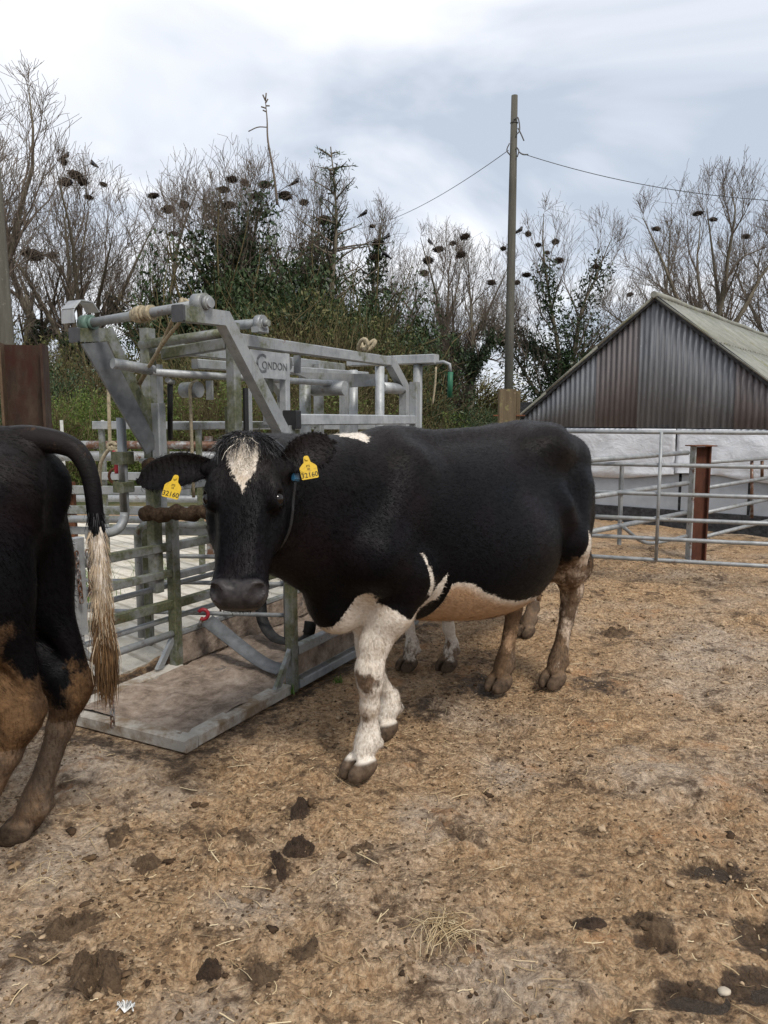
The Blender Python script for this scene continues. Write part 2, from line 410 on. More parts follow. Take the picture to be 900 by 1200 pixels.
def make_cow(name, h, legs, head, tail, flank=1.0, udder=1.0, ext=None):
    """builds the body mesh; legs: dict FL FR HL HR of (hoof_x, hoof_y); head: dict poll, F (facing, cow axes), tilt"""
    ext = ext or ((-1.25, -.52, 0.0), (1.75, .55, 1.62))
    fd = Field(*ext, h)
    T = [(-.885, 1.34, 1.12, .09), (-.82, 1.41, .95, .18), (-.69, 1.45, .82, .235), (-.49, 1.475, .72, .285), (-.28, 1.435, .61, .34), (0, 1.41, .555, .37),
         (.24, 1.40, .555, .365), (.42, 1.40, .59, .312), (.60, 1.39, .63, .26), (.75, 1.32, .665, .21), (.88, 1.17, .75, .12)]
    fd.loft(T, k=.03, p=2.15, mid=.43, roof=.22)
    fd.ell((-.02, .20 * flank, .84), (.42, .22, .27), k=.1); fd.ell((-.02, -.19, .84), (.42, .22, .27), k=.1)       # rumen and belly
    fd.cone((-.86, 0, 1.42), (.5, 0, 1.385), .035, .04, .08)                                                          # spine
    fd.ell((.48, 0, 1.36), (.2, .07, .08), k=.09)                                                                    # withers
    for s in (1, -1):
        fd.ell((-.46, s * .195, 1.35), (.11, .07, .06), k=.16); fd.ell((-.825, s * .11, 1.26), (.055, .045, .06), k=.14); fd.ell((-.745, s * .135, 1.08), (.13, .115, .27), k=.08)   # hooks, pins
        fd.cone((-.49, s * .19, 1.37), (-.82, s * .12, 1.30), .05, .05, .12)
        fd.ell((-.25, s * .415, 1.24), (.15, .065, .10), k=.15, cut=True)                                             # hollow flank
        fd.cone((.52, s * .14, 1.27), (.78, s * .185, .95), .09, .125, .13)                                            # shoulder blade
        fd.cone((.78, s * .185, .95), (.60, s * .21, .82), .115, .10, .10)
    fd.ell((.80, 0, .77), (.12, .12, .15), k=.10)                                                                      # brisket
    # legs
    lines = {}
    for key, (hx, hy, *hko) in legs.items():
        s = 1 if key[1] == 'L' else -1; dx = hx - (.62 if key[0] == 'F' else -.70)
        if key[0] == 'F':
            kn = (.62 + dx * .72 + .02, s * .175 + (hy - s * .175) * .6, .435); L = [(.62, s * .20, .86, .125), (.635 + dx * .22, s * .185, .70, .088), (kn[0] - .02 * (1 if dx > 0 else -1), kn[1], .56, .060), (kn[0] + .008, kn[1], .46, .054), (kn[0] + .004, kn[1], .40, .047), (kn[0] * .7 + hx * .3 - .01, kn[1] * .6 + hy * .4, .30, .036), (hx - .035, hy, .18, .038), (hx - .024, hy, .135, .047), (hx + .005, hy, .085, .042)]
        else:
            hk = (hko[0] if hko else hx - .13 + dx * -.12, s * .15 + (hy - s * .15) * .7, .535); st = (-.56 + dx * .25, s * .235, .86)
            L = [(-.69 + dx * .05, s * .145, 1.12, .15), (*st, .122), (-.66 + dx * .45, s * .20, .72, .115), (hk[0] + .04, hk[1], .60, .062), (*hk, .055), (hk[0] * .72 + hx * .28 - .01, hk[1] * .7 + hy * .3, .42, .041), (hx - .045, hy, .185, .040), (hx - .03, hy, .135, .049), (hx, hy, .085, .05)]
            fd.ell((-.735 + dx * .1, s * .15, .96), (.15, .115, .24), k=.09); fd.cone((hk[0] - .05, hk[1], .565), (hk[0] + .02, hk[1], .5), .034, .045, .03)
            fd.cone((-.78, s * .14, .95), (hk[0] - .05, hk[1], .60), .085, .026, .05)
            fd.cone((-.45, s * .27, 1.05), st, .07, .10, .09)
        fd.chain(L, .035); lines[key] = L
        for c in (1, -1):                                                                                             # cloven hoof and dew claws
            M = Matrix.Rotation(R(-10 * c), 3, 'Z') @ Matrix.Rotation(R(22), 3, 'Y')
            fd.ell((hx + .036, hy + c * .035, .042), (.076, .034, .047), np.array(M), k=.012)
            fd.ell((hx - .07, hy + c * .028, .125), (.02, .017, .024), k=.014)
        fd.ell((hx + .085, hy, .03), (.06, .0085, .06), k=.008, cut=True)
    # udder
    fd.ell((-.50, 0, .70), (.22, .17, .14 * udder), k=.06); lines['U'] = None
    for s in (1, -1):
        for x in (-.40, -.56): fd.cone((x, s * .085, .60), (x + .01, s * .095, .535), .020, .014, .02)
    # head frame
    F = Vector((*head['F'], 0)).normalized(); th = R(head['tilt']); S = Vector((-F.y, F.x, 0)); A = F * math.cos(th) - Vector((0, 0, 1)) * math.sin(th); Nn = F * math.sin(th) + Vector((0, 0, 1)) * math.cos(th)
    ro = Matrix.Rotation(R(head.get('roll', 0)), 3, A); S = ro @ S; Nn = ro @ Nn
    H = np.array([A, S, Nn]).T; po = np.array(head['poll'], float)
    hp = lambda a, s, n: H @ np.array((a, s, n)) + po
    # neck
    base_t, base_b = np.array((.60, 0, 1.23)), np.array((.66, 0, .98)); nt, nb = hp(.06, 0, -.09), hp(.15, 0, -.20)
    for b0, b1, r0, r1, sg in ((base_t, nt, .165, .100, .02), ((base_t + base_b) / 2, (nt + nb) / 2, .185, .112, 0), (base_b, nb, .20, .105, -.01)):
        P = [b0 + (b1 - b0) * t + np.array((.10, -.10 * np.sign(b1[1]) * min(1, abs(b1[1]) * 3), sg)) * math.sin(math.pi * t) for t in np.linspace(0, 1, 6)]
        fd.chain([(*p, r0 + (r1 - r0) * t ** .8) for p, t in zip(P, np.linspace(0, 1, 6))], .10)
    mid = (base_b + nb) / 2
    fd.cone((.84, .02, .69), hp(.13, 0, -.24) * .35 + np.array((.84, .02, .78)) * .65, .04, .04, .12)              # dewlap
    fd.cone(hp(.13, 0, -.24) * .35 + np.array((.84, .02, .78)) * .65, hp(.15, 0, -.25), .04, .04, .10)
    # skull
    HT = [(-.02, -.015, -.13, .078), (.04, .02, -.18, .106), (.11, .028, -.225, .122), (.19, .022, -.25, .126), (.27, .014, -.24, .114), (.35, .006, -.195, .096), (.42, .002, -.16, .087), (.475, -.003, -.14, .091), (.515, -.018, -.12, .086), (.545, -.045, -.10, .062)]
    fd.loft(HT, po, H, k=.035, p=2.5, mid=.52)
    fd.ell(hp(.0, 0, .0), (.055, .085, .05), H, k=.05)                                                                # poll
    for s in (1, -1):
        fd.ell(hp(.150, s * .096, -.006), (.055, .028, .026), H, k=.035)                                             # brow
        fd.ell(hp(.20, s * .085, -.145), (.105, .042, .075), H, k=.05)                                               # jaw muscle
        fd.ell(hp(.30, s * .112, -.035), (.08, .02, .03), H, k=.05, cut=True)                                         # hollow before the eye
        fd.ell(hp(.182, s * .104, -.022), (.040, .030, .030), H, k=.025)                                             # lids
        Me = H @ np.array(((1, 0, 0), (0, .78, -.62 * s), (0, .62 * s, .78))) @ np.array(Matrix.Rotation(R(14 * s), 3, 'Y'))
        fd.ell(hp(.186, s * (.104 + .78 * .031), -.022 + .62 * .031), (.026, .020, .0165), Me if s > 0 else Me, k=.005, cut=True)   # opening
        fd.cone(hp(.06, s * .085, -.06), hp(.055, s * .135, -.06), .042, .026, .04)                                     # ear base
        fd.ell(hp(.50, s * .052, -.01), (.04, .036, .030), H, k=.02)                                                 # nostril wing
        Mq = H @ np.array(Matrix.Rotation(R(-32 * s), 3, 'Z') @ Matrix.Rotation(R(25), 3, 'Y'))
        fd.ell(hp(.522, s * .058, -.004), (.040, .022, .055), Mq, k=.005, cut=True)                                  # nostril
        fd.cone(hp(.528, s * .066, -.008), hp(.50, s * .078, -.02), .012, .006, .012) if False else None
    fd.ell(hp(.508, 0, -.042), (.043, .078, .050), H, k=.025)                                                        # nose pad
    fd.ell(hp(.488, 0, -.14), (.045, .062, .028), H, k=.022)                                                        # chin
    for s in (1, -1):
        fd.cone(hp(.545, s * .02, -.082), hp(.47, s * .08, -.096), .0, .0, .01) if False else None
    # floor
    V, Q = fd.mesh()
    V[:, 2] = np.maximum(V[:, 2], 0.003)
    nbody = len(V)
    # ears and tail are joined into the same mesh
    for s, (tip, face) in zip((1, -1), head['ears']):
        r0 = hp(.052, s * .112, -.055); tp = hp(*tip); fc = H @ np.array(face)
        ev, ef = ear_mesh(r0, tp, fc, np.linalg.norm(tp - r0), .125); Q = np.vstack([Q, ef + len(V)]); V = np.vstack([V, ev])
    nt0 = len(V); tv, tf = tube_np(catmull([t[:3] for t in tail], 6), list(np.interp(np.linspace(0, 1, (len(tail) - 1) * 6 + 1), np.linspace(0, 1, len(tail)), [t[3] for t in tail])), 12)
    Q = np.vstack([Q, tf + len(V)]); V = np.vstack([V, tv])
    me = np_mesh(name, V, Q)
    Hc = (V - po) @ H                                                                                                 # head coordinates a, s, n
    info = dict(fd=fd, neck=(nt, nb), V=V, Hc=Hc, hp=hp, H=H, lines=lines, nbody=nbody, ntail=nt0)
    # common masks
    hoof = np.zeros(len(V))
    for k_, L in lines.items():
        if L: hoof = np.maximum(hoof, np.clip((.085 - V[:, 2]) / .012, 0, 1) * (np.hypot(V[:, 0] - L[-1][0] - .02, V[:, 1] - L[-1][1]) < .15))
    nose = np.clip((Hc[:, 0] - .468) / .012, 0, 1) * np.clip((Hc[:, 2] + .095) / .015, 0, 1) * (np.abs(Hc[:, 1]) < .11) * (np.linalg.norm(V - hp(.5, 0, -.05), axis=1) < .16)
    set_attr(me, 'hoof', hoof); set_attr(me, 'nose', nose); info['me'] = me
    return info
def ribbon_hairs(name, roots, tips_fn, mat, parent, width=.0016, segs=4, seed=1):
    """many single hairs in one mesh: each a narrow bent strip"""
    rng = np.random.default_rng(seed); V, F = [], []
    for rt in roots:
        P = tips_fn(rt, rng); side = Vector((rng.normal(), rng.normal(), rng.normal())).normalized(); o = len(V)
        for i, p in enumerate(P):
            w = width * (1 - .8 * i / (len(P) - 1)); V += [tuple(Vector(p) - side * w), tuple(Vector(p) + side * w)]
        F += [(o + 2 * i, o + 2 * i + 1, o + 2 * i + 3, o + 2 * i + 2) for i in range(len(P) - 1)]
    me = np_mesh(name, V, F); return link_mesh(name, me, mat, parent)

def fur(info, n, L, mat, parent, seed=1, skip=None, lift=.22, clump=0.0):
    """short coat: one thin triangle per hair, laid back along the body; takes its colours from the skin under it"""
    rg = np.random.default_rng(seed); me = info['me']; nv = len(me.vertices); N = np.zeros(nv * 3, np.float32); me.vertices.foreach_get('normal', N); N = N.reshape(-1, 3); V = info['V']
    i = np.concatenate([rg.integers(0, info['nbody'], n), rg.integers(info['nbody'], info['ntail'], n // 30)]); n = len(i)
    at = {}
    for k in ('white', 'mud', 'hoof', 'nose', 'pink'):
        b = np.zeros(nv, np.float32); me.attributes[k].data.foreach_get('value', b); at[k] = b
    ok = np.ones(n, bool)
    for sg in (1, -1): ok &= np.linalg.norm(V[i] - info['hp'](.186, sg * .128, -.004), axis=1) > .034
    ok &= (at['hoof'][i] < .1) & (at['nose'][i] < .1) & (V[i, 2] > .09); i = i[ok]; n = len(i); P = V[i] + rg.normal(size=(n, 3)) * .003; Nn = N[i]
    Hc = info['Hc'][i]; hd_ = (np.abs(Hc[:, 1]) < .2) & (Hc[:, 0] > -.05) & (Hc[:, 0] < .6) & (np.abs(Hc[:, 2]) < .3)
    flow = np.tile(np.array([[-1.0, 0, -.45]]), (n, 1)); legs_ = V[i, 2] < .62; flow[legs_] = (-.25, 0, -1); flow[hd_] = info['H'][:, 0] * 1.0
    flow = flow + .55 * np.stack([fbm(P[:, 0] * 5 + q * 9, P[:, 1] * 5, P[:, 2] * 5, seed=seed + q, octaves=3) for q in range(3)], 1) + rg.normal(size=(n, 3)) * .16
    flow -= Nn * (flow * Nn).sum(1)[:, None]; flow /= np.linalg.norm(flow, axis=1)[:, None] + 1e-9
    d = flow + Nn * (lift * rg.uniform(.5, 1.5, n))[:, None]; sd = np.cross(flow, Nn); l = (L * rg.uniform(.5, 1.3, n))[:, None]; w = (.0011 * rg.uniform(.6, 1.3, n))[:, None]
    if clump: l = l * (1 + clump * np.clip(vnoise(P[:, 0] * 30, P[:, 1] * 30, P[:, 2] * 30, seed=5), 0, 1))[:, None]
    q0 = P - Nn * .001; T = np.stack([q0 - sd * w, q0 + sd * w, q0 + d * l], 1).reshape(-1, 3)
    hm = np_mesh('coat_hair', T, np.arange(3 * n).reshape(n, 3))
    for k, b in at.items(): set_attr(hm, k, np.repeat(b[i], 3))
    hm.polygons.foreach_set('use_smooth', np.ones(n, bool)); hm.normals_split_custom_set_from_vertices(np.repeat(Nn * .8 + d * .25, 3, 0).tolist())
    o = link_mesh('coat_hair', hm, mat, parent); o['kind'] = 'stuff'; return o
# ------------------------------------------------------------------ the three animals
def sst(x, a, b):
    t = np.clip((x - a) / (b - a), 0, 1); return t * t * (3 - 2 * t)
M_coat = coat_material('coat_black_white'); M_coat_dirty = coat_material('coat_dirty', dirt=(.15, .085, .042))
M_eye = plain('eye_wet', (.008, .005, .004), .04, .4, var=.3)
M_hair_b = plain('hair_black', (.014, .013, .014), .45, .4); M_hair_w = plain('hair_white', (.62, .56, .47), .6, .2, var=.15)
M_hair_br = plain('hair_brown', (.15, .085, .038), .6, .2, var=.6, scale=12)
M_tag = (lambda g: (g.color(g.mix(g.math('MULTIPLY', g.step(g.noise(60, 5, .75), .52, .72), .6), (.56, .37, .02), (.20, .13, .05))), g.bump(g.noise(90, 3), .001, .5), g.m)[2])(G('tag_yellow', .5, .3)); M_ink = plain('ink_black', (.02, .018, .015), .6)
M_strap = plain('strap_black', (.012, .012, .013), .5); M_blue = plain('collar_tag_blue', (.02, .09, .16), .35, .5)

def text_mesh(txt, size, parent, name, mat, M, ext=.0004):
    cu = bpy.data.curves.new(name, 'FONT'); cu.body = txt; cu.size = size; cu.extrude = ext; cu.align_x = 'CENTER'; cu.align_y = 'CENTER'; cu.resolution_u = 3
    ob = bpy.data.objects.new(name, cu); COL.objects.link(ob); dg = bpy.context.evaluated_depsgraph_get(); dg.update()
    me = bpy.data.meshes.new_from_object(ob.evaluated_get(dg)); bpy.data.objects.remove(ob); bpy.data.curves.remove(cu)
    me.transform(M); me.materials.clear(); return link_mesh(name, me, mat, parent)
def eyes(info, parent):
    for s in (1, -1):
        bm = bmesh.new(); bmesh.ops.create_uvsphere(bm, u_segments=20, v_segments=14, radius=.0225); me = bpy.data.meshes.new('eye'); bm.to_mesh(me); bm.free()
        me.transform(Matrix.Translation(info['hp'](.186, s * (.104 + .78 * .009), -.022 + .62 * .009))); link_mesh('eye', me, M_eye, parent, True)
def ear_tag(info, parent, at, side, up, tilt, number=True):
    """yellow plate hung at 'at' (cow axes); side and up = plate axes"""
    at, side, up = Vector(at), Vector(side).normalized(), Vector(up).normalized(); up = (up - side * up.dot(side)).normalized(); n = side.cross(up)
    ol = [(-.029, -.055), (-.026, -.058), (.026, -.058), (.029, -.055), (.030, -.018), (.026, -.012), (.012, 0), (.009, .018), (.005, .023), (-.005, .023), (-.009, .018), (-.012, 0), (-.026, -.012), (-.030, -.018)]
    mb = MB(); mb.prism([at + side * x + up * y - n * .0012 for x, y in ol], n * .0024); tg = mb.build('ear_tag', M_tag, parent)
    M = Matrix((side, up, n)).transposed().to_4x4(); M.translation = at
    text_mesh('32160', .0235, tg, 'tag_number', M_ink, M @ Matrix.Translation((0, -.045, .0022)))
    text_mesh('372\n16', .0095, tg, 'tag_code', M_ink, M @ Matrix.Translation((0, -.018, .0022)))
    mb = MB(); mb.tube([at + up * .012 + n * .001, at + up * .012 + n * .006], .006, 10); mb.build('tag_button', M_tag, tg)
    return tg

# ---- main cow, walking towards the camera with its head turned to it
CO, CA = (.375, 3.72), -135.0
cow = empty('cow', (CO[0], CO[1], 0), R(CA))
tag(cow, 'black and white cow facing us with a white blaze and yellow ear tags', 'cow', 'dairy cows in the pen')
_m = Matrix.Translation((CO[0], CO[1], 0)) @ Matrix.Rotation(R(CA), 4, 'Z'); _mi = _m.inverted()
def loc_dir(v): return _mi.to_3x3() @ Vector(v)
_poll = _mi @ at_y(288, 524, 2.60); _F = loc_dir((.03, -1, 0))
ear_L = ((-.075, .285, -.10), (.45, -.1, 1.0)); ear_R = ((.078, -.375, -.10), (.1, .1, 1.0))
ci = make_cow('body', .0078, dict(FL=(.77, .115), FR=(.42, -.10), HL=(-.74, .09), HR=(-.48, -.09)),
              dict(poll=_poll, F=(_F.x, _F.y), tilt=59, roll=0, ears=(ear_L, ear_R)),
              [(-.78, 0, 1.41, .035), (-.85, 0, 1.40, .032), (-.905, -.01, 1.30, .026), (-.905, -.03, 1.1, .022), (-.905, -.05, .8, .018), (-.91, -.05, .55, .013)],
              ext=((-1.2, -.52, 0.0), (1.78, .62, 1.62)))
V = ci['V']; Hc = ci['Hc']; n_v = len(V)
def flank_poly(px, y):   # photo pixels on the plane y (cow axes) -> x, z on the animal
    nrm = _m.to_3x3() @ Vector((0, 1, 0)); p0 = _m @ Vector((0, y, 0)); out = []
    for p in px:
        q = _mi @ at_plane(p[0], p[1], p0, nrm); out.append((q.x, q.z))
    return out
xz = V[:, [0, 2]]
# belly: the ragged lower edge of the black side
top = flank_poly([(492, 690), (506, 686), (520, 691), (534, 681), (544, 682), (556, 692), (574, 699), (592, 702), (612, 697)], .30)
w_belly = poly_dist(xz, [(top[0][0], 0.3)] + top + [(-.42, .60), (-.42, .3)])
w_belly = np.where(V[:, 1] > -.05, w_belly, np.minimum(.64 - V[:, 2], .05))
w_belly = np.where((V[:, 0] < .42) & (V[:, 0] > -.8), w_belly, -1)
stripe = flank_poly([(486, 648), (489, 648), (500, 684), (501, 696), (493, 697), (494, 684)], .27)
w_stripe = np.where(V[:, 1] > .1, poly_dist(xz, stripe), -1)
# front legs and brisket
dl = {k: seg_dist(V, L) for k, L in ci['lines'].items() if L}
edge_f = .675 + .8 * np.abs(V[:, 0] - .66) * (V[:, 1] > 0)
w_fl = np.where((dl['FL'] < .20) & (V[:, 0] > .42), np.minimum(edge_f - V[:, 2], .05), -1); w_fr = np.where((dl['FR'] < .17) & (V[:, 0] > .2) & (V[:, 1] < 0), np.minimum(.66 - V[:, 2], .05), -1)
rear_w = poly_dist(xz, [(.40, .74), (.50, .72), (.585, .62), (.60, .52), (.56, .53), (.40, .60)])
w_fl = np.where(V[:, 1] > .05, np.minimum(w_fl, -rear_w), w_fl)
bris = poly_dist(xz, [(.74, .60), (.76, .74), (.79, .79), (.82, .77), (.87, .68), (.93, .625), (1.05, .5), (.65, .45), (.65, .6)])
w_br = np.where(np.abs(V[:, 1]) < .4, bris, -1)
# hind legs, front of the thigh
th_poly = flank_poly([(664, 618), (659, 640), (646, 672), (634, 690), (630, 760), (640, 812), (680, 812), (676, 660), (671, 640)], .22)
w_th = np.where((V[:, 0] < -.42) & (V[:, 1] > 0), poly_dist(xz, th_poly), -1); w_th = np.where((V[:, 0] < -.35) & (V[:, 1] <= 0), np.minimum(.72 - V[:, 2], .05), w_th)
w_th = np.where((V[:, 2] > .72) & (V[:, 0] < -.64), -1, w_th)
w_hl = np.where(((dl['HL'] < .12) | (dl['HR'] < .12)) & (V[:, 0] < -.3), np.minimum(.66 - V[:, 2], .05), -1)
w_with = np.where(V[:, 2] > 1.2, poly_dist(V[:, :2], [(.68, -.05), (.69, .07), (.73, .105), (.83, .05), (.80, -.06)]), -1)
# forehead blaze in head coordinates (side, along)
bl = poly_dist(Hc[:, [1, 0]], [(-.030, -.012), (-.044, .012), (-.054, .045), (-.047, .085), (-.028, .12), (.002, .178), (.014, .145), (.040, .095), (.052, .045), (.046, .008), (.030, -.010)])
w_bl = np.where((Hc[:, 2] > -.06) & (Hc[:, 0] < .2) & (Hc[:, 0] > -.02) & (np.abs(Hc[:, 1]) < .08), bl, -1)
white = np.maximum.reduce([w_belly, w_stripe, w_fl, w_fr, w_br, w_th, w_hl, w_with, w_bl]); white = np.clip(white, -.06, .06)
mud = np.zeros(n_v)
mud = np.maximum(mud, .50 * sst(.66 - V[:, 2], -.06, .10) * (V[:, 0] < .4) * (V[:, 0] > -.45))          # belly
mud = np.maximum(mud, .58 * sst(.92 - V[:, 2], 0, .2) * (V[:, 0] < -.42)); mud = np.maximum(mud, (.42 + .3 * sst(.45 - V[:, 2], 0, .35)) * (V[:, 2] < .58) * (V[:, 0] < -.3))
front = (V[:, 0] > .3) & (V[:, 2] < .6)
mud = np.maximum(mud, .26 * sst(.30 - V[:, 2], -.1, .3) * front)
for (sx, sy, sz, sr, am) in ((.80, .15, .43, .075, .72), (.80, .10, .39, .06, .6), (.745, .165, .45, .03, .7), (.81, .14, .245, .055, .72), (.79, .16, .19, .04, .5), (.50, -.08, .36, .06, .6), (.46, -.06, .22, .07, .5)):
    mud = np.maximum(mud, am * np.exp(-((V - (sx, sy, sz)) ** 2).sum(1) / sr ** 2 * .8))
mud = np.maximum(mud, .20 * sst(V[:, 2], 1.1, 1.4) * sst(-V[:, 0], .2, .6)); mud = np.maximum(mud, .5 * np.exp(-((V - (-.80, .12, 1.33)) ** 2).sum(1) / .04 ** 2))
mud = np.maximum(mud, .68 * np.exp(-((V - (-.86, .15, .95)) ** 2).sum(1) / .06 ** 2)); mud = np.maximum(mud, .75 * np.exp(-((V - (.10, .2, .58)) ** 2).sum(1) / .13 ** 2))
pink = np.where((V[:, 0] < -.28) & (V[:, 0] > -.75) & (np.abs(V[:, 1]) < .17) & (V[:, 2] < .66) & (dl['HL'] > .1) & (dl['HR'] > .1), 1.0, 0)
pink = np.maximum(pink, 1.0 * sst(w_belly, -.01, .04) * (dl['FR'] > .13) * (dl['FL'] > .13)); pink = np.maximum(pink, .5 * ((V[:, 0] < -.4) & (V[:, 2] < .8)))
set_attr(ci['me'], 'white', white); set_attr(ci['me'], 'mud', mud); set_attr(ci['me'], 'pink', pink)
body = link_mesh('body', ci['me'], M_coat, cow, True)
fur(ci, 190000, .015, M_coat, cow, 3)
eyes(ci, cow)
hp = ci['hp']; Hm = ci['H']
def hd(a, s, n): return Vector(Hm @ np.array((a, s, n)))
# tags hang from the middle of each ear, their face to the front
ear_tag(ci, cow, hp(.112, -.235, -.034), hd(.28, 1, .05), hd(-1, .28, .25), 0)
ear_tag(ci, cow, hp(.040, .205, -.035), hd(-.25, 1, -.1), hd(-1, -.25, .3), 0)
# collar
def collar(info, t, parent):
    nt, nb = [np.array(x) for x in info['neck']]; c = (nt + nb) / 2 + (np.array((.7, 0, 1.12)) - (nt + nb) / 2) * t
    ax = Vector(c - np.array((.7, 0, 1.12))).normalized(); u = Vector((0, 0, 1)); u = (u - ax * u.dot(ax)).normalized(); s = ax.cross(u); fd = info['fd']; P = []
    for k in range(48):
        a = 2 * math.pi * k / 48; d = u * math.cos(a) + s * math.sin(a); r = .04
        while r < .5:
            p = Vector(c) + d * r; i = np.round((np.array(p) - fd.lo) / fd.h).astype(int)
            if (i < 0).any() or (i >= fd.n).any() or fd.f[tuple(i)] > .004: break
            r += .006
        P.append(r)
    P = np.array(P); P = np.convolve(np.r_[P[-3:], P, P[:3]], np.ones(7) / 7, 'valid'); mb = MB(); n = 48; v = []
    for k in range(n):
        a = 2 * math.pi * k / n; d = u * math.cos(a) + s * math.sin(a); p = Vector(c) + d * (P[k] + .004)
        v += [p - ax * .006, p + ax * .006, p + ax * .006 + d * .003, p - ax * .006 + d * .003]
    f = [(4 * k + j, 4 * ((k + 1) % n) + j, 4 * ((k + 1) % n) + (j + 1) % 4, 4 * k + (j + 1) % 4) for k in range(n) for j in range(4)]
    mb._add(v, f); co = mb.build('neck_collar', M_strap, parent); return c, ax, u, s, P, co
cc = collar(ci, .05, cow)
_want = Vector(_mi @ at_y(343, 570, 2.75)); _best = min(range(48), key=lambda k: ((Vector(cc[0]) + (cc[2] * math.cos(2 * math.pi * k / 48) + cc[3] * math.sin(2 * math.pi * k / 48)) * cc[4][k]) - _want).length)
_a = 2 * math.pi * _best / 48; _d = cc[2] * math.cos(_a) + cc[3] * math.sin(_a); _p = Vector(cc[0]) + _d * (cc[4][_best] + .014)
mb = MB(); mb.beam(_p - cc[1] * .014 - _d * .005, _p + cc[1] * .014 - _d * .005, .03, .014, .005, up=_d); mb.build('collar_buckle', M_blue, cc[5])
# poll tuft and curls of the blaze
def tuft(center_a, spread_s, n, L, mat, name, seed, lift=.6, curl=.5, da=.03, asym=0.0):
    rng = np.random.default_rng(seed); near = np.where((np.abs(Hc[:, 1] - asym) < spread_s) & (np.abs(Hc[:, 0] - center_a) < da) & (Hc[:, 2] > -.05) & (np.arange(n_v) < ci['nbody']))[0]
    if len(near) == 0: return
    rt = V[rng.choice(near, n)]
    def tip(p, rg):
        d = hd(*(rg.normal(size=3) * (.35, .5, .2) + np.array((.5, np.sign((np.array(p) - np.array(hp(0, 0, 0))) @ Hm[:, 1]) * .25, lift)))).normalized(); l = L * rg.uniform(.5, 1.2); ph = rg.uniform(0, 6.28); out = []
        for i in range(5):
            t = i / 4; out.append(Vector(p) + d * (l * t) + hd(math.cos(ph + 3 * t), math.sin(ph + 3 * t), 0) * (curl * l * t * t * .5) + hd(.9, 0, -.5) * (l * .55 * t * t))
        return out
    return ribbon_hairs(name, rt, tip, mat, cow, .0016, seed=seed)
tuft(-.022, .09, 1300, .05, M_hair_b, 'poll_hair', 5, da=.03, lift=.40)
tuft(.065, .030, 380, .016, M_hair_w, 'blaze_hair', 6, lift=.08, curl=.9, da=.05)
tuft(-.005, .03, 30, .05, M_hair_w, 'poll_hair', 8, lift=.5, da=.03)

# ---- cow on the left, only its hindquarters in the picture
C1, A1 = (-1.99, 2.50), 180.0
cow1 = empty('cow', (C1[0], C1[1], 0), R(A1))
tag(cow1, 'black cow seen from its hindquarters, brown muddy legs, white tail with brown switch', 'cow', 'dairy cows in the pen')
_m1 = Matrix.Translation((C1[0], C1[1], 0)) @ Matrix.Rotation(R(A1), 4, 'Z'); _i1 = _m1.inverted()
tl = [_i1 @ at_y(px, py, yy) for px, py, yy in ((70, 519, 2.5), (92, 531, 2.49), (106, 560, 2.48), (112, 605, 2.47), (117, 660, 2.46), (121, 720, 2.46), (124, 770, 2.46))]
tl1 = [(-.74, 0, 1.42, .05), (-.84, 0, 1.43, .047)] + [(*p, r) for p, r in zip(tl, (.038, .032, .028, .026, .024, .020, .015))]
c1 = make_cow('body', .010, dict(FL=(.70, .15), FR=(.55, -.15), HL=(-.60, .12, -.82), HR=(-.72, -.085, -.885)),
              dict(poll=(1.50, .02, 1.36), F=(1, .05), tilt=50, ears=(((.04, .28, -.10), (.4, 0, 1)), ((.04, -.28, -.10), (.4, 0, 1)))), tl1, ext=((-1.2, -.52, 0.0), (1.85, .52, 1.62)))
V1 = c1['V']; d1 = {k: seg_dist(V1, L) for k, L in c1['lines'].items() if L}
istail = np.arange(len(V1)) >= c1['ntail']
wh = np.where(istail, np.clip(1.12 - V1[:, 2] + .03 * np.sin(V1[:, 1] * 160), -.06, .06), -.06)
leg_w = np.where(V1[:, 0] < -.3, np.clip(.45 - V1[:, 2], -.06, .06), np.clip(.62 - V1[:, 2], -.06, .06))
wh = np.where(istail, wh, leg_w)
md = np.where(istail, .30 + .25 * sst(.95 - V1[:, 2], 0, .25), .78 * sst(np.where(V1[:, 1] > .03, np.clip(.97 + (V1[:, 0] + .84) * 1.5, .78, 1.0), .78) - V1[:, 2] + (V1[:, 0] + .7) * .25 * (V1[:, 1] < .03) + .16 * fbm(V1[:, 0] * 7, V1[:, 1] * 7, V1[:, 2] * 4, seed=8, octaves=3), -.16, .26)); md = np.maximum(md, np.where(istail, 0, .85 * sst(.45 - V1[:, 2], 0, .2)))
set_attr(c1['me'], 'white', wh); set_attr(c1['me'], 'mud', md); set_attr(c1['me'], 'pink', np.zeros(len(V1)))
link_mesh('body', c1['me'], M_coat_dirty, cow1, True); fur(c1, 90000, .018, M_coat_dirty, cow1, 4, lift=.3, clump=1.2); eyes(c1, cow1)
# the switch: long hair at the end of the tail
_tp = [Vector(p) for p in catmull([t[:3] for t in tl1], 8)]; _zs = np.array([p.z for p in _tp]); _ok = [p for p in _tp if p.z < .92]
def switch_tip(p, rg):
    d = Vector((rg.normal() * .05, rg.normal() * .05, -1)); l = rg.uniform(.06, .2); l = min(l, max(.04, p[2] - .56 + rg.normal() * .03)); o = Vector((rg.normal() * .012, rg.normal() * .012, 0)); ph = rg.uniform(0, 6.3)
    w = .013 + .007 * math.sin(p[2] * 34)
    return [Vector(p) + o + d * (l * t) + Vector((math.cos(ph), math.sin(ph), 0)) * (w * math.sin(t * 2.4)) for t in (0, .2, .4, .6, .8, 1)]
rng_ = np.random.default_rng(4)
ribbon_hairs('tail_switch', [_ok[i] for i in rng_.integers(0, len(_ok), 1500)], switch_tip, M_hair_br, cow1, .0022, seed=3)
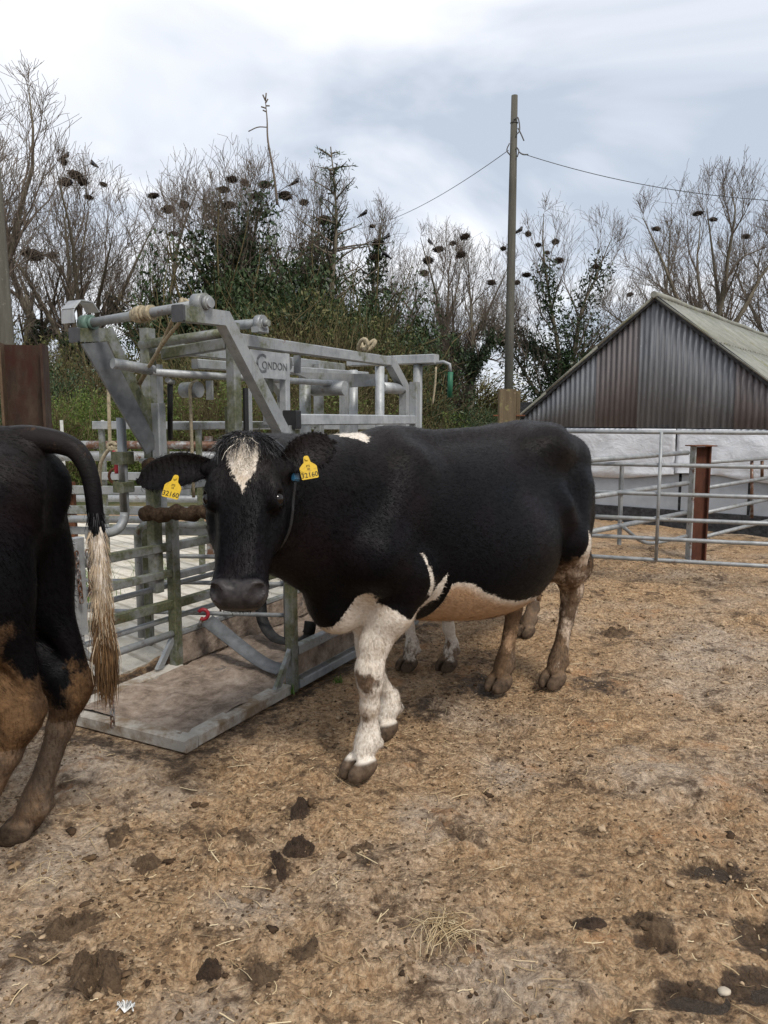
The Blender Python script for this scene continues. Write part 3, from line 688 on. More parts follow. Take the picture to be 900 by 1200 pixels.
def fringe_tip(p, rg):
    ph = rg.uniform(0, 6.3); d = Vector((math.cos(ph) * .35, math.sin(ph) * .35, -1)); l = rg.uniform(.02, .06)
    return [Vector(p) + Vector((math.cos(ph), math.sin(ph), 0)) * .02 + d * (l * t) for t in (0, .5, 1)]
M_hair_dirty = plain('hair_dirty_white', (.42, .33, .23), .6, .2, var=.4, scale=14); M_hair_db = plain('hair_dark_brown', (.07, .042, .022), .6, .2, var=.5, scale=12)
def pick(z0, z1, n): 
    q = [p for p in _tp if z0 < p.z < z1]; return [q[i].lerp(q[max(i - 1, 0)], rng_.random()) for i in rng_.integers(0, len(q), n)]
ribbon_hairs('tail_hair', pick(.80, 1.15, 1300), fringe_tip, M_hair_dirty, cow1, .0016, seed=9)
ribbon_hairs('tail_hair', pick(1.04, 1.22, 260), fringe_tip, M_hair_b, cow1, .0016, seed=10)
ribbon_hairs('tail_switch', pick(.78, .98, 420), switch_tip, M_hair_dirty, cow1, .0022, seed=13)
ribbon_hairs('tail_switch', pick(.60, .85, 900), switch_tip, M_hair_db, cow1, .0024, seed=14)

# ---- a third animal walking behind the main cow: its legs show under the belly
C2 = (.655, 4.93)
cow2 = empty('cow', (C2[0], C2[1], 0), R(-135)); cow2.scale = (.86, .86, .86)
tag(cow2, 'cow hidden behind the front cow, white dirty legs showing under its belly', 'cow', 'dairy cows in the pen')
c2 = make_cow('body', .0115, dict(FL=(.61, .17), FR=(.80, -.03), HL=(-.48, .075), HR=(-.78, -.10)),
              dict(poll=(1.33, -.02, 1.22), F=(1, .0), tilt=62, ears=(((.05, .27, -.10), (.4, 0, 1)), ((.05, -.27, -.10), (.4, 0, 1)))),
              [(-.78, 0, 1.41, .035), (-.85, 0, 1.40, .032), (-.905, -.01, 1.30, .026), (-.905, -.03, 1.1, .022), (-.905, -.05, .8, .018), (-.91, -.05, .55, .013)], ext=((-1.2, -.52, 0.0), (1.8, .52, 1.62)))
V2 = c2['V']
set_attr(c2['me'], 'white', np.clip(.70 - V2[:, 2] + .03 * np.sin(V2[:, 0] * 17), -.06, .06)); set_attr(c2['me'], 'mud', .25 + .35 * sst(.5 - V2[:, 2], .1, .45) + .3 * ((V2[:, 0] < -.3) & (V2[:, 2] < .6)) - .35 * (V2[:, 2] > .75)); set_attr(c2['me'], 'pink', np.zeros(len(V2)))
link_mesh('body', c2['me'], M_coat, cow2, True); eyes(c2, cow2)
print('cows', round(time.time() - _T0, 1))
# ================================================================== steelwork: the cattle crush, gates, posts
M_galv = make_galv('galvanised_steel', .6, .80, .10); M_galv_moss = make_galv('galvanised_mossy', 1.2, .74, .08); M_galv_new = make_galv('galvanised_clean', .25, .92)
M_galv_pipe = make_galv('galvanised_pipe', .2, .72, .2); M_galv_rust = make_galv('galvanised_rusty', .2, .7, 1.0)
M_black_cap = plain('black_rubber', (.018, .018, .019), .6); M_cap = plain('grey_cap', (.06, .062, .066), .6); M_red = plain('red_paint', (.30, .02, .03), .45, .4, var=.4)
M_rope = plain('rope', (.34, .29, .20), .9, .1, var=.35, scale=60, bump=.004); M_green_cast = plain('green_casting', (.10, .16, .13), .5, .4, var=.35, scale=30)
M_belt = plain('rubber_belt', (.10, .105, .11), .55, .4, var=.35, scale=16); M_belt_dark = plain('rubber_belt_dark', (.022, .021, .02), .6, .3, var=.5)
def rust_mat(name, a=(.05, .022, .014), b=(.16, .065, .032), red=None):
    g = G(name, .85, .2); c = g.ramp(g.noise(16, 6, .7, g.map((1, 1, .35))), [(.3, a), (.62, b), (.85, tuple(x * 1.5 for x in b))])
    if red: c = g.mix(g.step(g.noise(3.0, 5, .7, g.map((1, 1, .4))), .47, .6), c, red)
    g.color(c); g.bump(g.noise(70, 5, .7), .003, .8); return g.m
M_rust = rust_mat('rust'); M_rust_red = rust_mat('rust_red_paint', (.024, .016, .012), (.058, .038, .026), (.042, .016, .012)); M_rust_bright = rust_mat('rust_bright', (.04, .018, .012), (.095, .036, .022))
def matted():
    g = G('matted_hair', .95, .1); c = g.ramp(g.noise(38, 6, .75), [(.3, (.025, .016, .010)), (.55, (.085, .055, .034)), (.8, (.20, .14, .09))]); g.color(c); g.bump(g.noise(55, 6, .8), .02, 1); return g.m
M_matted = matted()
def dirtplate():
    g = G('dirty_plate', .9, .2)
    c = g.ramp(g.noise(11, 7, .72), [(.30, (.11, .08, .06)), (.5, (.29, .225, .175)), (.72, (.47, .39, .32))])
    c = g.mix(g.math('MULTIPLY', g.step(g.noise(2.6, 5, .7), .58, .66), .8), c, (.075, .075, .08)); g.color(c); g.bump(g.noise(26, 7, .75), .02, 1); return g.m
M_dirtplate = dirtplate()
def concrete_dirty(name, base=(.44, .41, .36), stain=(.20, .15, .10), amt=.55):
    g = G(name, .9, .2); c = g.ramp(g.noise(7, 7, .7), [(.3, tuple(b * .7 for b in base)), (.7, tuple(b * 1.15 for b in base))])
    c = g.mix(g.step(g.noise(3.1, 6, .7), amt, amt + .18), c, stain); g.color(c); g.bump(g.noise(40, 6, .7), .006, .8); return g.m
M_curb = concrete_dirty('plate_edge', (.42, .39, .34), (.19, .135, .085), .44)

CU = Vector((.46087, .88747, 0)); CV = Vector((-.88747, .46087, 0)); CP = Vector((-.908, 3.327, 0))
crush = empty('cattle_crush', CP, math.atan2(CU.y, CU.x)); tag(crush, 'galvanised steel cattle crush with overhead arms and winch shaft', 'cattle crush')
def on_v(px, py, v):
    q = at_plane(px, py, CP + CV * v, CV) - CP; return Vector((q.dot(CU), v, q.z))
def on_u(px, py, u):
    q = at_plane(px, py, CP + CU * u, CU) - CP; return Vector((u, q.dot(CV), q.z))
def part(name, mat, fn, parent=None):
    mb = MB(); fn(mb); return mb.build(name, mat, crush if parent is None else parent)
W = .80
# apron plate with its raised edge
part('apron_edge', M_curb, lambda m: m.beam((.040, -.012, .018), (.040, W + .05, .014), .085, .06))
part('apron_edge', M_curb, lambda m: m.beam((.085, .03, .016), (.84, .03, .016), .085, .056))
part('apron_edge', M_curb, lambda m: m.beam((.085, W, .016), (.84, W, .016), .085, .056))
def tread(m):
    n, k = 44, 40; v = []
    for i in range(n + 1):
        for j in range(k + 1):
            x, y = .05 + i / n * 2.25, .045 + j / k * (W - .09); v.append((x, y, .034 + .022 * float(fbm(np.array([x * 7]), np.array([y * 7]), seed=3, octaves=4)[0]) + .012 * (x > .8)))
    m._add(v, [(i * (k + 1) + j, (i + 1) * (k + 1) + j, (i + 1) * (k + 1) + j + 1, i * (k + 1) + j + 1) for i in range(n) for j in range(k)], True)
part('tread_plate', M_dirtplate, tread)
# cage posts
part('post', M_galv_moss, lambda m: m.beam((.87, 0, 0), (.87, 0, 1.46), .055, .055, .006))
part('post', M_galv_moss, lambda m: m.beam((.83, W, 0), (.83, W, .92), .06, .06, .006))
part('post', M_galv_new, lambda m: m.beam((.80, W + .055, .92), (.80, W + .055, 1.80), .06, .06, .006))
part('gusset', M_galv, lambda m: m.prism([(.70, -.012, .06), (.86, -.012, .27), (.86, -.012, .22), (.75, -.012, .06)], (0, .024, 0)))
part('gusset', M_galv, lambda m: m.prism([(.66, W - .012, .06), (.82, W - .012, .25), (.82, W - .012, .20), (.71, W - .012, .06)], (0, .024, 0)))
part('post', M_galv, lambda m: m.beam((2.44, 0, 0), (2.44, 0, 1.75), .06, .06, .006))
part('post', M_galv, lambda m: m.beam((2.44, W, 0), (2.44, W, 1.9), .06, .06, .006))
# side rails
tr = part('top_rail', M_galv_new, lambda m: m.beam((.90, 0, 1.49), (2.47, 0, 1.485), .045, .062, .006))
part('end_cap', M_black_cap, lambda m: m.beam((.862, -.012, 1.49), (.91, -.012, 1.49), .085, .098), tr)
part('rail', M_galv, lambda m: m.beam((.904, .0, .225), (2.41, .0, .225), .05, .055))
part('rail', M_galv, lambda m: m.beam((.904, .004, .03), (2.41, .004, .03), .07, .05))
part('kick_plate', M_dirtplate, lambda m: m.beam((.905, .02, .128), (2.41, .02, .128), .008, .14))
part('rail', M_galv_moss, lambda m: m.beam((.904, 0, .60), (2.41, 0, .60), .045, .055))
part('rail', M_galv_moss, lambda m: m.beam((.904, 0, 1.0), (2.41, 0, 1.0), .045, .055))
part('kick_plate', M_dirtplate, lambda m: m.beam((.862, W + .01, .115), (2.41, W + .01, .115), .02, .18))
part('rail', M_galv, lambda m: m.beam((.862, W + .01, .222), (2.41, W + .01, .222), .03, .03))
for z, mt in ((.755, M_galv_moss), (.41, M_galv_moss)): part('rail', mt, lambda m: m.beam((.862, W, z), (2.41, W, z - .01), .04, .052))
for z in (.57, 1.10, 1.45): part('rail', M_galv, lambda m: m.beam((.865, W + .02, z), (2.41, W + .02, z), .035, .045))
# little side gate on the apron
sg = part('side_gate', M_galv_new, lambda m: (m.beam((.14, W, .40), (.14, W, .90), .05, .075, .006), m.beam((.10, W - .03, .41), (.10, W - .03, .88), .012, .05)))
part('gate_rail', M_galv_moss, lambda m: m.beam((.17, W, .765), (.80, W, .757), .04, .05), sg)
part('gate_rail', M_galv_moss, lambda m: m.beam((.17, W, .61), (.80, W, .60), .04, .045), sg)
part('gate_rail', M_galv_moss, lambda m: m.beam((.17, W, .43), (.80, W, .415), .04, .055), sg)
part('gate_loop', M_galv_pipe, lambda m: m.tube([(.14, W, .40)] + arc((.27, W, .37), .13, math.pi, 1.5 * math.pi, 8) + [(.80, W, .235)], .021, 10), sg)
for k, (z0, z1) in enumerate(((.52, .50), (.32, .30))): part('gate_pipe', M_galv_pipe, lambda m: m.tube([(.16, W + .05, z0), (2.4, W + .05, z1)], .017, 8), sg)
# overhead arms that carry the winch shaft
near = [(.06, 0, 1.945), (.35, 0, 1.955), (.83, 0, 1.40)]; far = [(.20, W, 1.905), (.40, W, 1.925), (.82, W, 1.20)]
for P, mt in ((near, M_galv), (far, M_galv_moss)):
    y = P[0][1]
    def arm(m):
        w = .066; a, b, c = [Vector(p) for p in P]; d1 = (b - a).normalized(); d2 = (c - b).normalized(); up1 = Vector((-d1.z, 0, d1.x)); up2 = Vector((-d2.z, 0, d2.x)); bis = (up1 + up2).normalized(); bl = (w / 2) / bis.dot(up1)
        poly = [a - up1 * w / 2, b - bis * bl, c - up2 * w / 2, c + up2 * w / 2, b + bis * bl, a + up1 * w / 2]
        m.prism([p - Vector((0, .03, 0)) for p in poly], (0, .06, 0))
    ar = part('overhead_arm', mt, arm)
    part('end_cap', M_cap, lambda m: m.beam(Vector(P[0]) - Vector((.012, 0, 0)), Vector(P[0]) + Vector((.002, 0, 0)), .066, .072), ar)
# dark sheet standing in for the shade in the far arm's hollow underside
part('arm_shade_sheet', plain('slot_shade', (.13, .135, .14), .5, .4, .3), lambda m: m.prism([(.20, W - .03, 1.862), (.36, W - .03, 1.885), (.70, W - .03, 1.35), (.61, W - .03, 1.30)], (0, -.012, 0)))
sh0, sh1 = Vector((.20, -.06, 2.005)), Vector((.28, W + .03, 1.968))
shaft = part('winch_shaft', M_galv_pipe, lambda m: m.tube([sh0, sh1], .023, 12))
for p, mt in ((Vector((.20, 0, 2.005)), M_galv), (Vector((.28, W, 1.968)), M_green_cast)):
    part('bearing', mt, lambda m: (m.tube([p + Vector((0, -.028, 0)), p + Vector((0, .028, 0))], .044, 16), m.box(p + Vector((0, 0, -.034)), (.14, .045, .014)), m.tube([p + Vector((0, -.05, 0)), p + Vector((0, -.028, 0))], .032, 12)), shaft)
part('guard_hood', M_galv_new, lambda m: (m.beam((.20, W + .045, 1.965), (.20, W + .045, 2.03), .09, .006, .001, up=(1, 0, 0)), m.beam((.203, W + .045, 2.034), (.245, W + .045, 2.078), .09, .006, .001, up=(-.7, 0, .7)), m.beam((.248, W + .045, 2.08), (.32, W + .045, 2.08), .09, .006, .001), m.beam((.323, W + .045, 2.078), (.36, W + .045, 2.035), .09, .006, .001, up=(.7, 0, .7))), shaft)
part('rope_binding', M_rope, lambda m: [m.tube([sh0.lerp(sh1, t) + Vector((0, -.012, 0)), sh0.lerp(sh1, t) + Vector((0, .012, 0))], .036 + .006 * math.sin(t * 200), 12) for t in np.linspace(.44, .56, 6)], shaft)
part('lashing_rope', M_rope, lambda m: (m.tube(catmull([sh0.lerp(sh1, .22) + Vector((0, 0, -.03)), sh0.lerp(sh1, .21) + Vector((.02, 0, .035)), sh0.lerp(sh1, .20) + Vector((.035, 0, -.01)), (.38, .40, 1.86), (.55, W - .06, 1.68)], 5), .0095, 8), m.tube(catmull([sh0.lerp(sh1, .24) + Vector((0, 0, -.03)), sh0.lerp(sh1, .23) + Vector((.02, 0, .037)), (.40, .42, 1.87), (.57, W - .05, 1.68)], 5), .0095, 8)), shaft)
# inner frame and long top beams
part('frame_post', M_galv_moss, lambda m: m.beam((.80, .30, 1.30), (.80, .30, 2.0), .06, .06, .006))
fp = part('frame_post', M_galv_moss, lambda m: m.beam((.72, .83, .50), (.72, .83, 1.99), .065, .065, .006))
part('sleeve', M_galv, lambda m: m.beam((.70, .75, 1.22), (.70, .75, 1.58), .06, .06, .006), fp)
part('guide_channel', M_black_cap, lambda m: m.beam((.865, .275, 1.30), (.865, .275, 1.66), .022, .03))
part('guide_channel', M_galv, lambda m: m.beam((.90, .275, 1.30), (.90, .275, 1.66), .02, .03))
part('short_post', M_galv_moss, lambda m: m.beam((.86, .37, 1.28), (.86, .37, 1.56), .055, .055))
part('cross_beam', M_galv_moss, lambda m: m.beam((.80, .34, 1.895), (.80, .79, 1.855), .045, .06))
part('cross_pipe', M_galv_moss, lambda m: m.tube([(.70, .24, 1.94), (.70, .86, 1.90)], .026, 12))
tb = part('top_beam', M_galv, lambda m: m.beam((.84, .30, 1.915), (2.62, .30, 1.915), .055, .068, .006))
part('bent_end', M_galv, lambda m: m.prism([Vector(p) - Vector((0, .03, 0)) for p in ((2.62, .3, 1.957), (2.66, .3, 1.95), (2.93, .3, 1.74), (2.93, .3, 1.10), (2.86, .3, 1.10), (2.86, .3, 1.70), (2.63, .3, 1.874), (2.62, .3, 1.873))], (0, .06, 0)), tb)
pv = Vector((.92, .30, 2.005)); part('pivot_pin', M_galv, lambda m: (m.tube([pv + Vector((0, -.12, 0)), pv + Vector((0, .10, 0))], .026, 12), m.tube([pv + Vector((0, -.115, 0)), pv + Vector((0, -.075, 0))], .045, 14), m.box(pv + Vector((0, -.09, -.035)), (.09, .05, .03)), m.tube([pv + Vector((0, -.15, 0)), pv + Vector((0, -.115, 0))], .018, 10)), tb)
part('top_beam', M_galv, lambda m: m.beam((.77, .86, 1.90), (2.90, .86, 1.90), .055, .065, .006))
part('post', M_galv, lambda m: m.beam((2.92, .86, 0), (2.92, .86, 1.85), .06, .06))
part('post', M_galv, lambda m: m.beam((2.895, .30, 0), (2.895, .30, 1.09), .06, .06))
part('side_pipe', M_galv_pipe, lambda m: m.tube([on_u(495, 427, 3.05), on_u(520, 424, 3.05), on_u(527, 427, 3.05), on_u(528, 436, 3.05)], .013, 8))
part('green_pipe', plain('green_paint', (.02, .10, .055), .5), lambda m: m.tube([on_u(528, 436, 3.05), on_u(527, 466, 3.05)], .022, 8))
part('loose_rope', M_rope, lambda m: m.tube(catmull([on_u(511, 430, 3.05), on_u(510, 450, 3.05), on_u(507, 474, 3.05)], 5), .008, 6))
# maker's plate
lp = part('maker_plate', M_galv_new, lambda m: m.beam((.90, .268, 1.795), (1.245, .268, 1.795), .006, .15, .001))
_tm = Matrix(((1, 0, 0, 0), (0, 0, -1, 0), (0, 1, 0, 0), (0, 0, 0, 1)))
M_worn = plain('worn_paint', (.10, .105, .11), .6, .3, var=.9, scale=45)
def plate_text(t, size, x, z): text_mesh(t, size, lp, 'plate_lettering', M_worn, Matrix.Translation((x, .2635, z)) @ _tm, .001)
plate_text('C', .15, 1.0, 1.795); plate_text('ONDON', .062, 1.128, 1.79)
part('strap_post', M_galv_new, lambda m: m.beam((1.26, .29, 1.46), (1.26, .29, 1.872), .05, .045))
part('strap_post', M_galv_moss, lambda m: m.beam((1.19, .36, 1.46), (1.19, .36, 1.74), .05, .05))
# sliding tube, rollers and fittings of the overhead carriage
part('slide_tube', M_galv_new, lambda m: m.tube([(.50, .60, 1.735), (2.2, .42, 1.735)], .020, 12))
part('slide_tube', M_galv_pipe, lambda m: (m.tube([(.30, .66, 1.77), (.52, .60, 1.745)], .027, 12)))
part('carriage_channel', M_galv_new, lambda m: m.beam((.86, .62, 1.80), (2.86, .62, 1.83), .045, .055))
for x, y, z in ((1.45, .42, 1.83), (.95, .70, 1.66)):
    bl = part('pulley_block', M_galv, lambda m: (m.tube([(x, y - .03, z), (x, y + .09, z)], .045, 16), m.beam((x + .08, y - .04, z - .055), (x + .08, y - .04, z + .055), .055, .012)))
    part('pulley_rope', M_rope, lambda m: m.tube(catmull([(x + .02, y, z + .05), (x - .05, y - .01, z + .02), (x - .055, y - .01, z - .1), (x - .052, y - .01, z - .62)], 5), .010, 8), bl)
part('drum', M_galv_pipe, lambda m: m.tube([(2.05, .34, 1.70), (2.05, .60, 1.70)], .05, 14))
part('drum', M_galv_new, lambda m: m.tube([(2.52, .31, 1.72), (2.84, .31, 1.72)], .042, 14))
part('guide_pipe', M_galv_new, lambda m: m.tube([(2.48, .30, .9), (2.48, .30, 1.87)], .034, 12))
part('guide_pipe', M_galv_new, lambda m: m.tube([(2.62, .60, .9), (2.62, .60, 1.86)], .034, 12))
part('guide_pipe', M_galv, lambda m: m.tube([(1.98, .62, .9), (1.98, .62, 1.80)], .040, 12))
part('guide_post', M_galv, lambda m: m.beam((1.72, .62, .9), (1.72, .62, 1.66), .06, .06))
part('guide_post', M_galv, lambda m: m.prism([Vector((1.50, .60, 1.80)), Vector((1.58, .60, 1.80)), Vector((1.755, .60, 1.66)), Vector((1.755, .60, 1.60)), Vector((1.69, .60, 1.60)), Vector((1.69, .60, 1.64))], (0, .05, 0)))
part('carriage_plate', M_galv, lambda m: m.prism([(1.62, .48, 1.79), (2.80, .40, 1.83), (2.80, .40, 1.75), (2.1, .46, 1.70)], (0, .03, 0)))
part('head_beam', M_galv_new, lambda m: m.beam((3.05, .10, 1.955), (3.05, .88, 1.955), .10, .07, .006))
part('head_pipe', M_galv_pipe, lambda m: m.tube([(3.05, .26, 0), (3.05, .26, 1.92)], .036, 12))
part('rope_knot', M_rope, lambda m: [m.tube(catmull([Vector((2.3, .32, 1.99)) + Vector((.06 * math.cos(a), .05 * math.sin(a * 1.7), .035 * math.sin(a * 2.3) + .02)) for a in np.linspace(k, k + 5, 9)], 3), .013, 6) for k in range(4)])
st = part('gas_strut', M_black_cap, lambda m: m.tube([(.66, .62, 1.68), (.86, .82, 1.38)], .015, 10)); part('rod_end', M_galv, lambda m: (m.tube([(.62, .60, 1.70), (.68, .62, 1.69)], .016, 8)), st)
part('brace', M_galv_moss, lambda m: m.beam((.74, .80, 1.52), (.83, .84, 1.22), .05, .06))
part('lift_pipe', M_galv_pipe, lambda m: m.tube([(.56, W + .09, 1.50), (.56, W + .09, .98)] + arc((.46, W + .09, .98), .10, 0, -math.pi / 2, 6) + [(.30, W + .09, .88)], .026, 12))
part('clamp', M_galv_moss, lambda m: m.box((.56, W + .09, 1.28), (.085, .085, .07)))
part('clamp', M_galv_moss, lambda m: m.box((.56, W + .09, 1.12), (.08, .08, .06)))
# matted padded rollers
for (pa, pb, uu) in (((172, 547), (262, 549), .66), ((168, 603), (262, 600), .66)):
    a_, b_ = on_u(*pa, uu), on_u(*pb, uu); part('padded_roller', M_matted, lambda m: m.tube([a_.lerp(b_, t) + Vector((0, 0, .008 * math.sin(t * 19))) for t in np.linspace(0, 1, 15)], [.040 + .008 * math.sin(k * 2.3) for k in range(15)], 14))
part('roller_bar', M_galv, lambda m: m.tube([on_u(165, 540, .68), on_u(275, 541, .68)], .014, 8))
# hoof-lifting belts lie slack on the plate (separate things)
def belt(name, pts, w, mat, label):
    P = catmull(pts, 8); mb = MB(); v = []
    for i, p in enumerate(P):
        d = (P[min(i + 1, len(P) - 1)] - P[max(i - 1, 0)]).normalized(); tw = .9 * math.sin(i / len(P) * 2.6); s = d.cross(Vector((-.55 + .3 * math.sin(tw), -.55, .6))).normalized(); n = s.cross(d)
        v += [p - s * w / 2, p + s * w / 2, p + s * w / 2 + n * .006, p - s * w / 2 + n * .006]
    n = len(P); mb._add(v, [(4 * i + j, 4 * (i + 1) + j, 4 * (i + 1) + (j + 1) % 4, 4 * i + (j + 1) % 4) for i in range(n - 1) for j in range(4)] + [(0, 1, 2, 3), (4 * n - 1, 4 * n - 2, 4 * n - 3, 4 * n - 4)], True)
    o = mb.build(name, mat); o.location = crush.location; o.rotation_euler = crush.rotation_euler; return tag(o, label, 'strap')
b1 = belt('lifting_strap', [on_u(243, 727, 1.0), on_u(268, 747, .99), on_u(296, 769, .97), on_u(314, 780, .95), on_u(330, 785, .93)], .09, M_belt, 'flat grey rubber strap hanging from a red hook onto the apron plate')
def ring(m, c, r, rr, ax=(1, 0, 0), ay=(0, 0, 1), a0=0, a1=2 * math.pi): m.tube(arc(c, r, a0, a1, 14, ax, ay), rr, 8, caps=True)
hk = part('red_hook', M_red, lambda m: ring(m, on_u(238, 720, 1.0), .030, .012, ax=(.5, -.86, 0), a0=-2.2, a1=2.6)); part('hook_pin', M_galv_rust, lambda m: m.tube([on_u(238, 724, 1.0), on_u(233, 734, .99)], .012, 8), hk)
belt('lifting_strap', [on_u(305, 700, 1.45), on_u(308, 728, 1.42), on_u(322, 748, 1.38), on_u(345, 752, 1.33), on_u(360, 744, 1.30), on_u(364, 728, 1.30)], .075, M_belt_dark, 'dark rubber belt loop slack between the crush posts')
# chain on the side gate: each link turned against the next
def chain(pts, name, label, mat=M_galv_rust, parent=None, link=.036):
    P = catmull(pts, 12); L = [0]
    for a, b in zip(P[:-1], P[1:]): L.append(L[-1] + (b - a).length)
    mb = MB(); n = int(L[-1] / (link * .74))
    for k in range(n):
        s = (k + .5) * L[-1] / n; i = max(j for j in range(len(L)) if L[j] <= s); i = min(i, len(P) - 2); t = (s - L[i]) / max(L[i + 1] - L[i], 1e-6); c = P[i].lerp(P[i + 1], t); d, sx, ux = frame_of(P[i + 1] - P[i]); q = sx if k % 2 else ux
        h, w = link / 2 - .011, .010; pts_ = [c + d * (h + w * math.cos(a)) + q * (w * math.sin(a)) if abs(a) < 1.58 else c - d * h + d * (w * math.cos(a)) + q * (w * math.sin(a)) for a in np.linspace(-math.pi, math.pi, 13)]
        mb.tube(pts_, .0042, 6, caps=False)
    o = mb.build(name, mat, parent)
    if parent is None: o.location = crush.location; o.rotation_euler = crush.rotation_euler; tag(o, label, 'chain')
    return o
chain([(.10, W - .05, .84), (.10, W - .06, .70), (.105, W - .065, .58)], 'steel_chain', 'short rusty chain hanging from the galvanised side gate of the crush')
chain([(.155, W - .062, .84), (.16, W - .07, .72), (.17, W - .06, .62), (.20, W - .045, .60)], 'steel_chain', 'rusty chain looped beside the hanging one on the crush side gate')
chain([on_u(118, 775, -.12), on_u(126, 800, -.12), on_u(131, 826, -.12), on_u(132, 852, -.12)], 'steel_chain', 'rusty chain dangling over the front edge of the apron plate')
# ropes and a red hook hanging behind
def rope(name, pts, r, label, mat=M_rope, extra=None):
    mb = MB(); mb.tube(catmull(pts, 8), r, 8)
    if extra: extra(mb)
    return tag(mb.build(name, mat), label, 'rope')
Yr = 4.55
rope('hanging_rope', [at_y(127, 452, Yr), at_y(128, 490, Yr), at_y(129, 522, Yr)], .011, 'straight rope hanging from the far crush arm above a loop')
rope('rope_loop', [at_y(130, 523, Yr), at_y(119, 540, Yr), at_y(117, 558, Yr), at_y(118, 570, Yr)], .011, 'rope noose hanging by a red hook behind the tail', extra=lambda m: (m.tube(catmull([at_y(130, 523, Yr), at_y(143, 535, Yr), at_y(147, 552, Yr), at_y(147, 565, Yr)], 8), .011, 8), m.tube(arc(at_y(131, 523, Yr), .022, 0, 2 * math.pi, 12), .012, 8)))
mb = MB(); mb.tube(catmull([at_y(134, 528, Yr), at_y(136, 540, Yr), at_y(137, 555, Yr)], 5), .014, 8); hk2 = tag(mb.build('hanging_hook', M_red), 'red hook with an iron ring hanging behind the tail', 'hook')
mb = MB(); mb.tube(arc(at_y(137, 558, Yr), .047, 0, 2 * math.pi, 18), .009, 8, caps=False); mb.build('iron_ring', M_rust, hk2)

# ------------------------------------------------------------------ gates and rails behind the crush
def gate(name, p, q, rails, verts, mat, label, cat='gate', group=None, r=.021, ends=True, vmat=None):
    """tube gate from p to q on the ground; rails = heights; verts = fractions along it"""
    p, q = Vector(p), Vector(q); d = q - p; L = d.length; root = empty(name, p, math.atan2(d.y, d.x)); tag(root, label, cat, group)
    top, bot = max(rails), min(rails)
    for z in rails: mb = MB(); mb.tube([(0.02, 0, z), (L / 3, 0, z - .003), (L * 2 / 3, 0, z - .004), (L - .02, 0, z)], r, 10); mb.build('rail', mat, root)
    for f in verts: mb = MB(); mb.tube([(L * f, -r * 1.0, bot), (L * f, -r * 1.0, top)], r * .82, 10); mb.build('upright', vmat or mat, root)
    if ends:
        for x in (0, L): mb = MB(); mb.tube([(x, 0, bot - .03), (x, 0, top + .02)], r * 1.05, 10); mb.build('stile', mat, root)
    return root
def flat_rails(name, p, q, rails, posts, mat, label, pmat=None, pw=.06, zb=0.0, ph=None, h=.06, cat='fence'):
    p, q = Vector(p), Vector(q); d = q - p; L = d.length; root = empty(name, p, math.atan2(d.y, d.x)); tag(root, label, cat)
    for z in rails: mb = MB(); mb.beam((0, 0, z), (L, 0, z), .03, h); mb.build('rail', mat, root)
    for f in posts: mb = MB(); mb.beam((L * f, .05, 0), (L * f, .05, ph or max(rails) + .05), pw, pw); mb.build('post', pmat or mat, root)
    return root
flat_rails('hurdle', (-3.1, 5.45, 0), (-1.33, 5.25, 0), (.86, 1.0), (.06, .50), M_galv, 'flat galvanised hurdle on brown posts behind the crush side gate', M_rust, .05)
gh = empty('loop_gate', (-2.35, 4.95, 0), R(-4)); tag(gh, 'galvanised loop gate with rounded corners behind the crush', 'gate')
def loopg(x0, x1, z0, z1, y):
    mb = MB(); c = .07; mb.tube([Vector((x0, y, z0))] + arc((x0 + c, y, z1 - c), c, math.pi, math.pi / 2, 6) + arc((x1 - c, y, z1 - c), c, math.pi / 2, 0, 6) + [Vector((x1, y, z0))], .024, 10); return mb
loopg(0, .98, .10, .85, 0).build('loop_frame', M_galv, gh); loopg(.80, 1.75, .10, .83, -.09).build('loop_frame', M_galv, gh)
for z in (.25, .45, .62): mb = MB(); mb.tube([(.0, 0, z), (1.74, -.05, z)], .014, 8); mb.build('rail', M_galv_pipe, gh)
mb = MB(); mb.beam((0.02, .03, .77), (1.72, .03, .77), .02, .05); mb.build('rail', M_galv, gh)
for x in (.80,): mb = MB(); mb.beam((x, .04, 0), (x, .04, .80), .06, .05); mb.build('post', M_galv_moss, gh)
mb = MB(); mb.tube([(1.30, -.02, .10), (1.30, -.02, .75)], .007, 6); mb.build('latch_rod', M_galv_rust, gh)
far_f = empty('pipe_fence', (-6.0, 8.4, 0), R(-2)); tag(far_f, 'fence of thick grey and rusty pipes across the far yard', 'fence')
for z, r, mt in ((1.20, .045, M_galv_rust), (1.08, .055, M_galv_pipe), (.62, .04, M_galv_pipe)): mb = MB(); mb.tube([(0, 0, z), (3, 0, z + .01), (6.2, 0, z)], r, 10); mb.build('rail', mt, far_f)
for x in (.1, 2.1, 4.1, 6.1): mb = MB(); mb.beam((x, .08, 0), (x, .08, 1.3), .08, .08); mb.build('post', M_galv_rust, far_f)
flat_rails('hurdle', (-2.75, 7.3, 0), (.2, 7.0, 0), (1.43, .95, .45), (.02, .34, .66, .99), M_galv, 'flat galvanised hurdle between crush and pipe fence', M_galv_moss, .05, ph=1.46, h=.075)
# slim marker posts and one blue tie by the hedge
for px, py, hh in ((39 + 34, 512, .5), (121, 512, .45)):
    b = at_y(px, py, 10.2); mb = MB(); mb.beam((b.x, b.y, 0), (b.x, b.y, b.z + .22), .035, .035); tag(mb.build('marker_post', plain('marker_white', (.5, .5, .48), var=.2)), 'slim pale marker post in front of the green hedge', 'post', 'slim pale posts by the hedge')
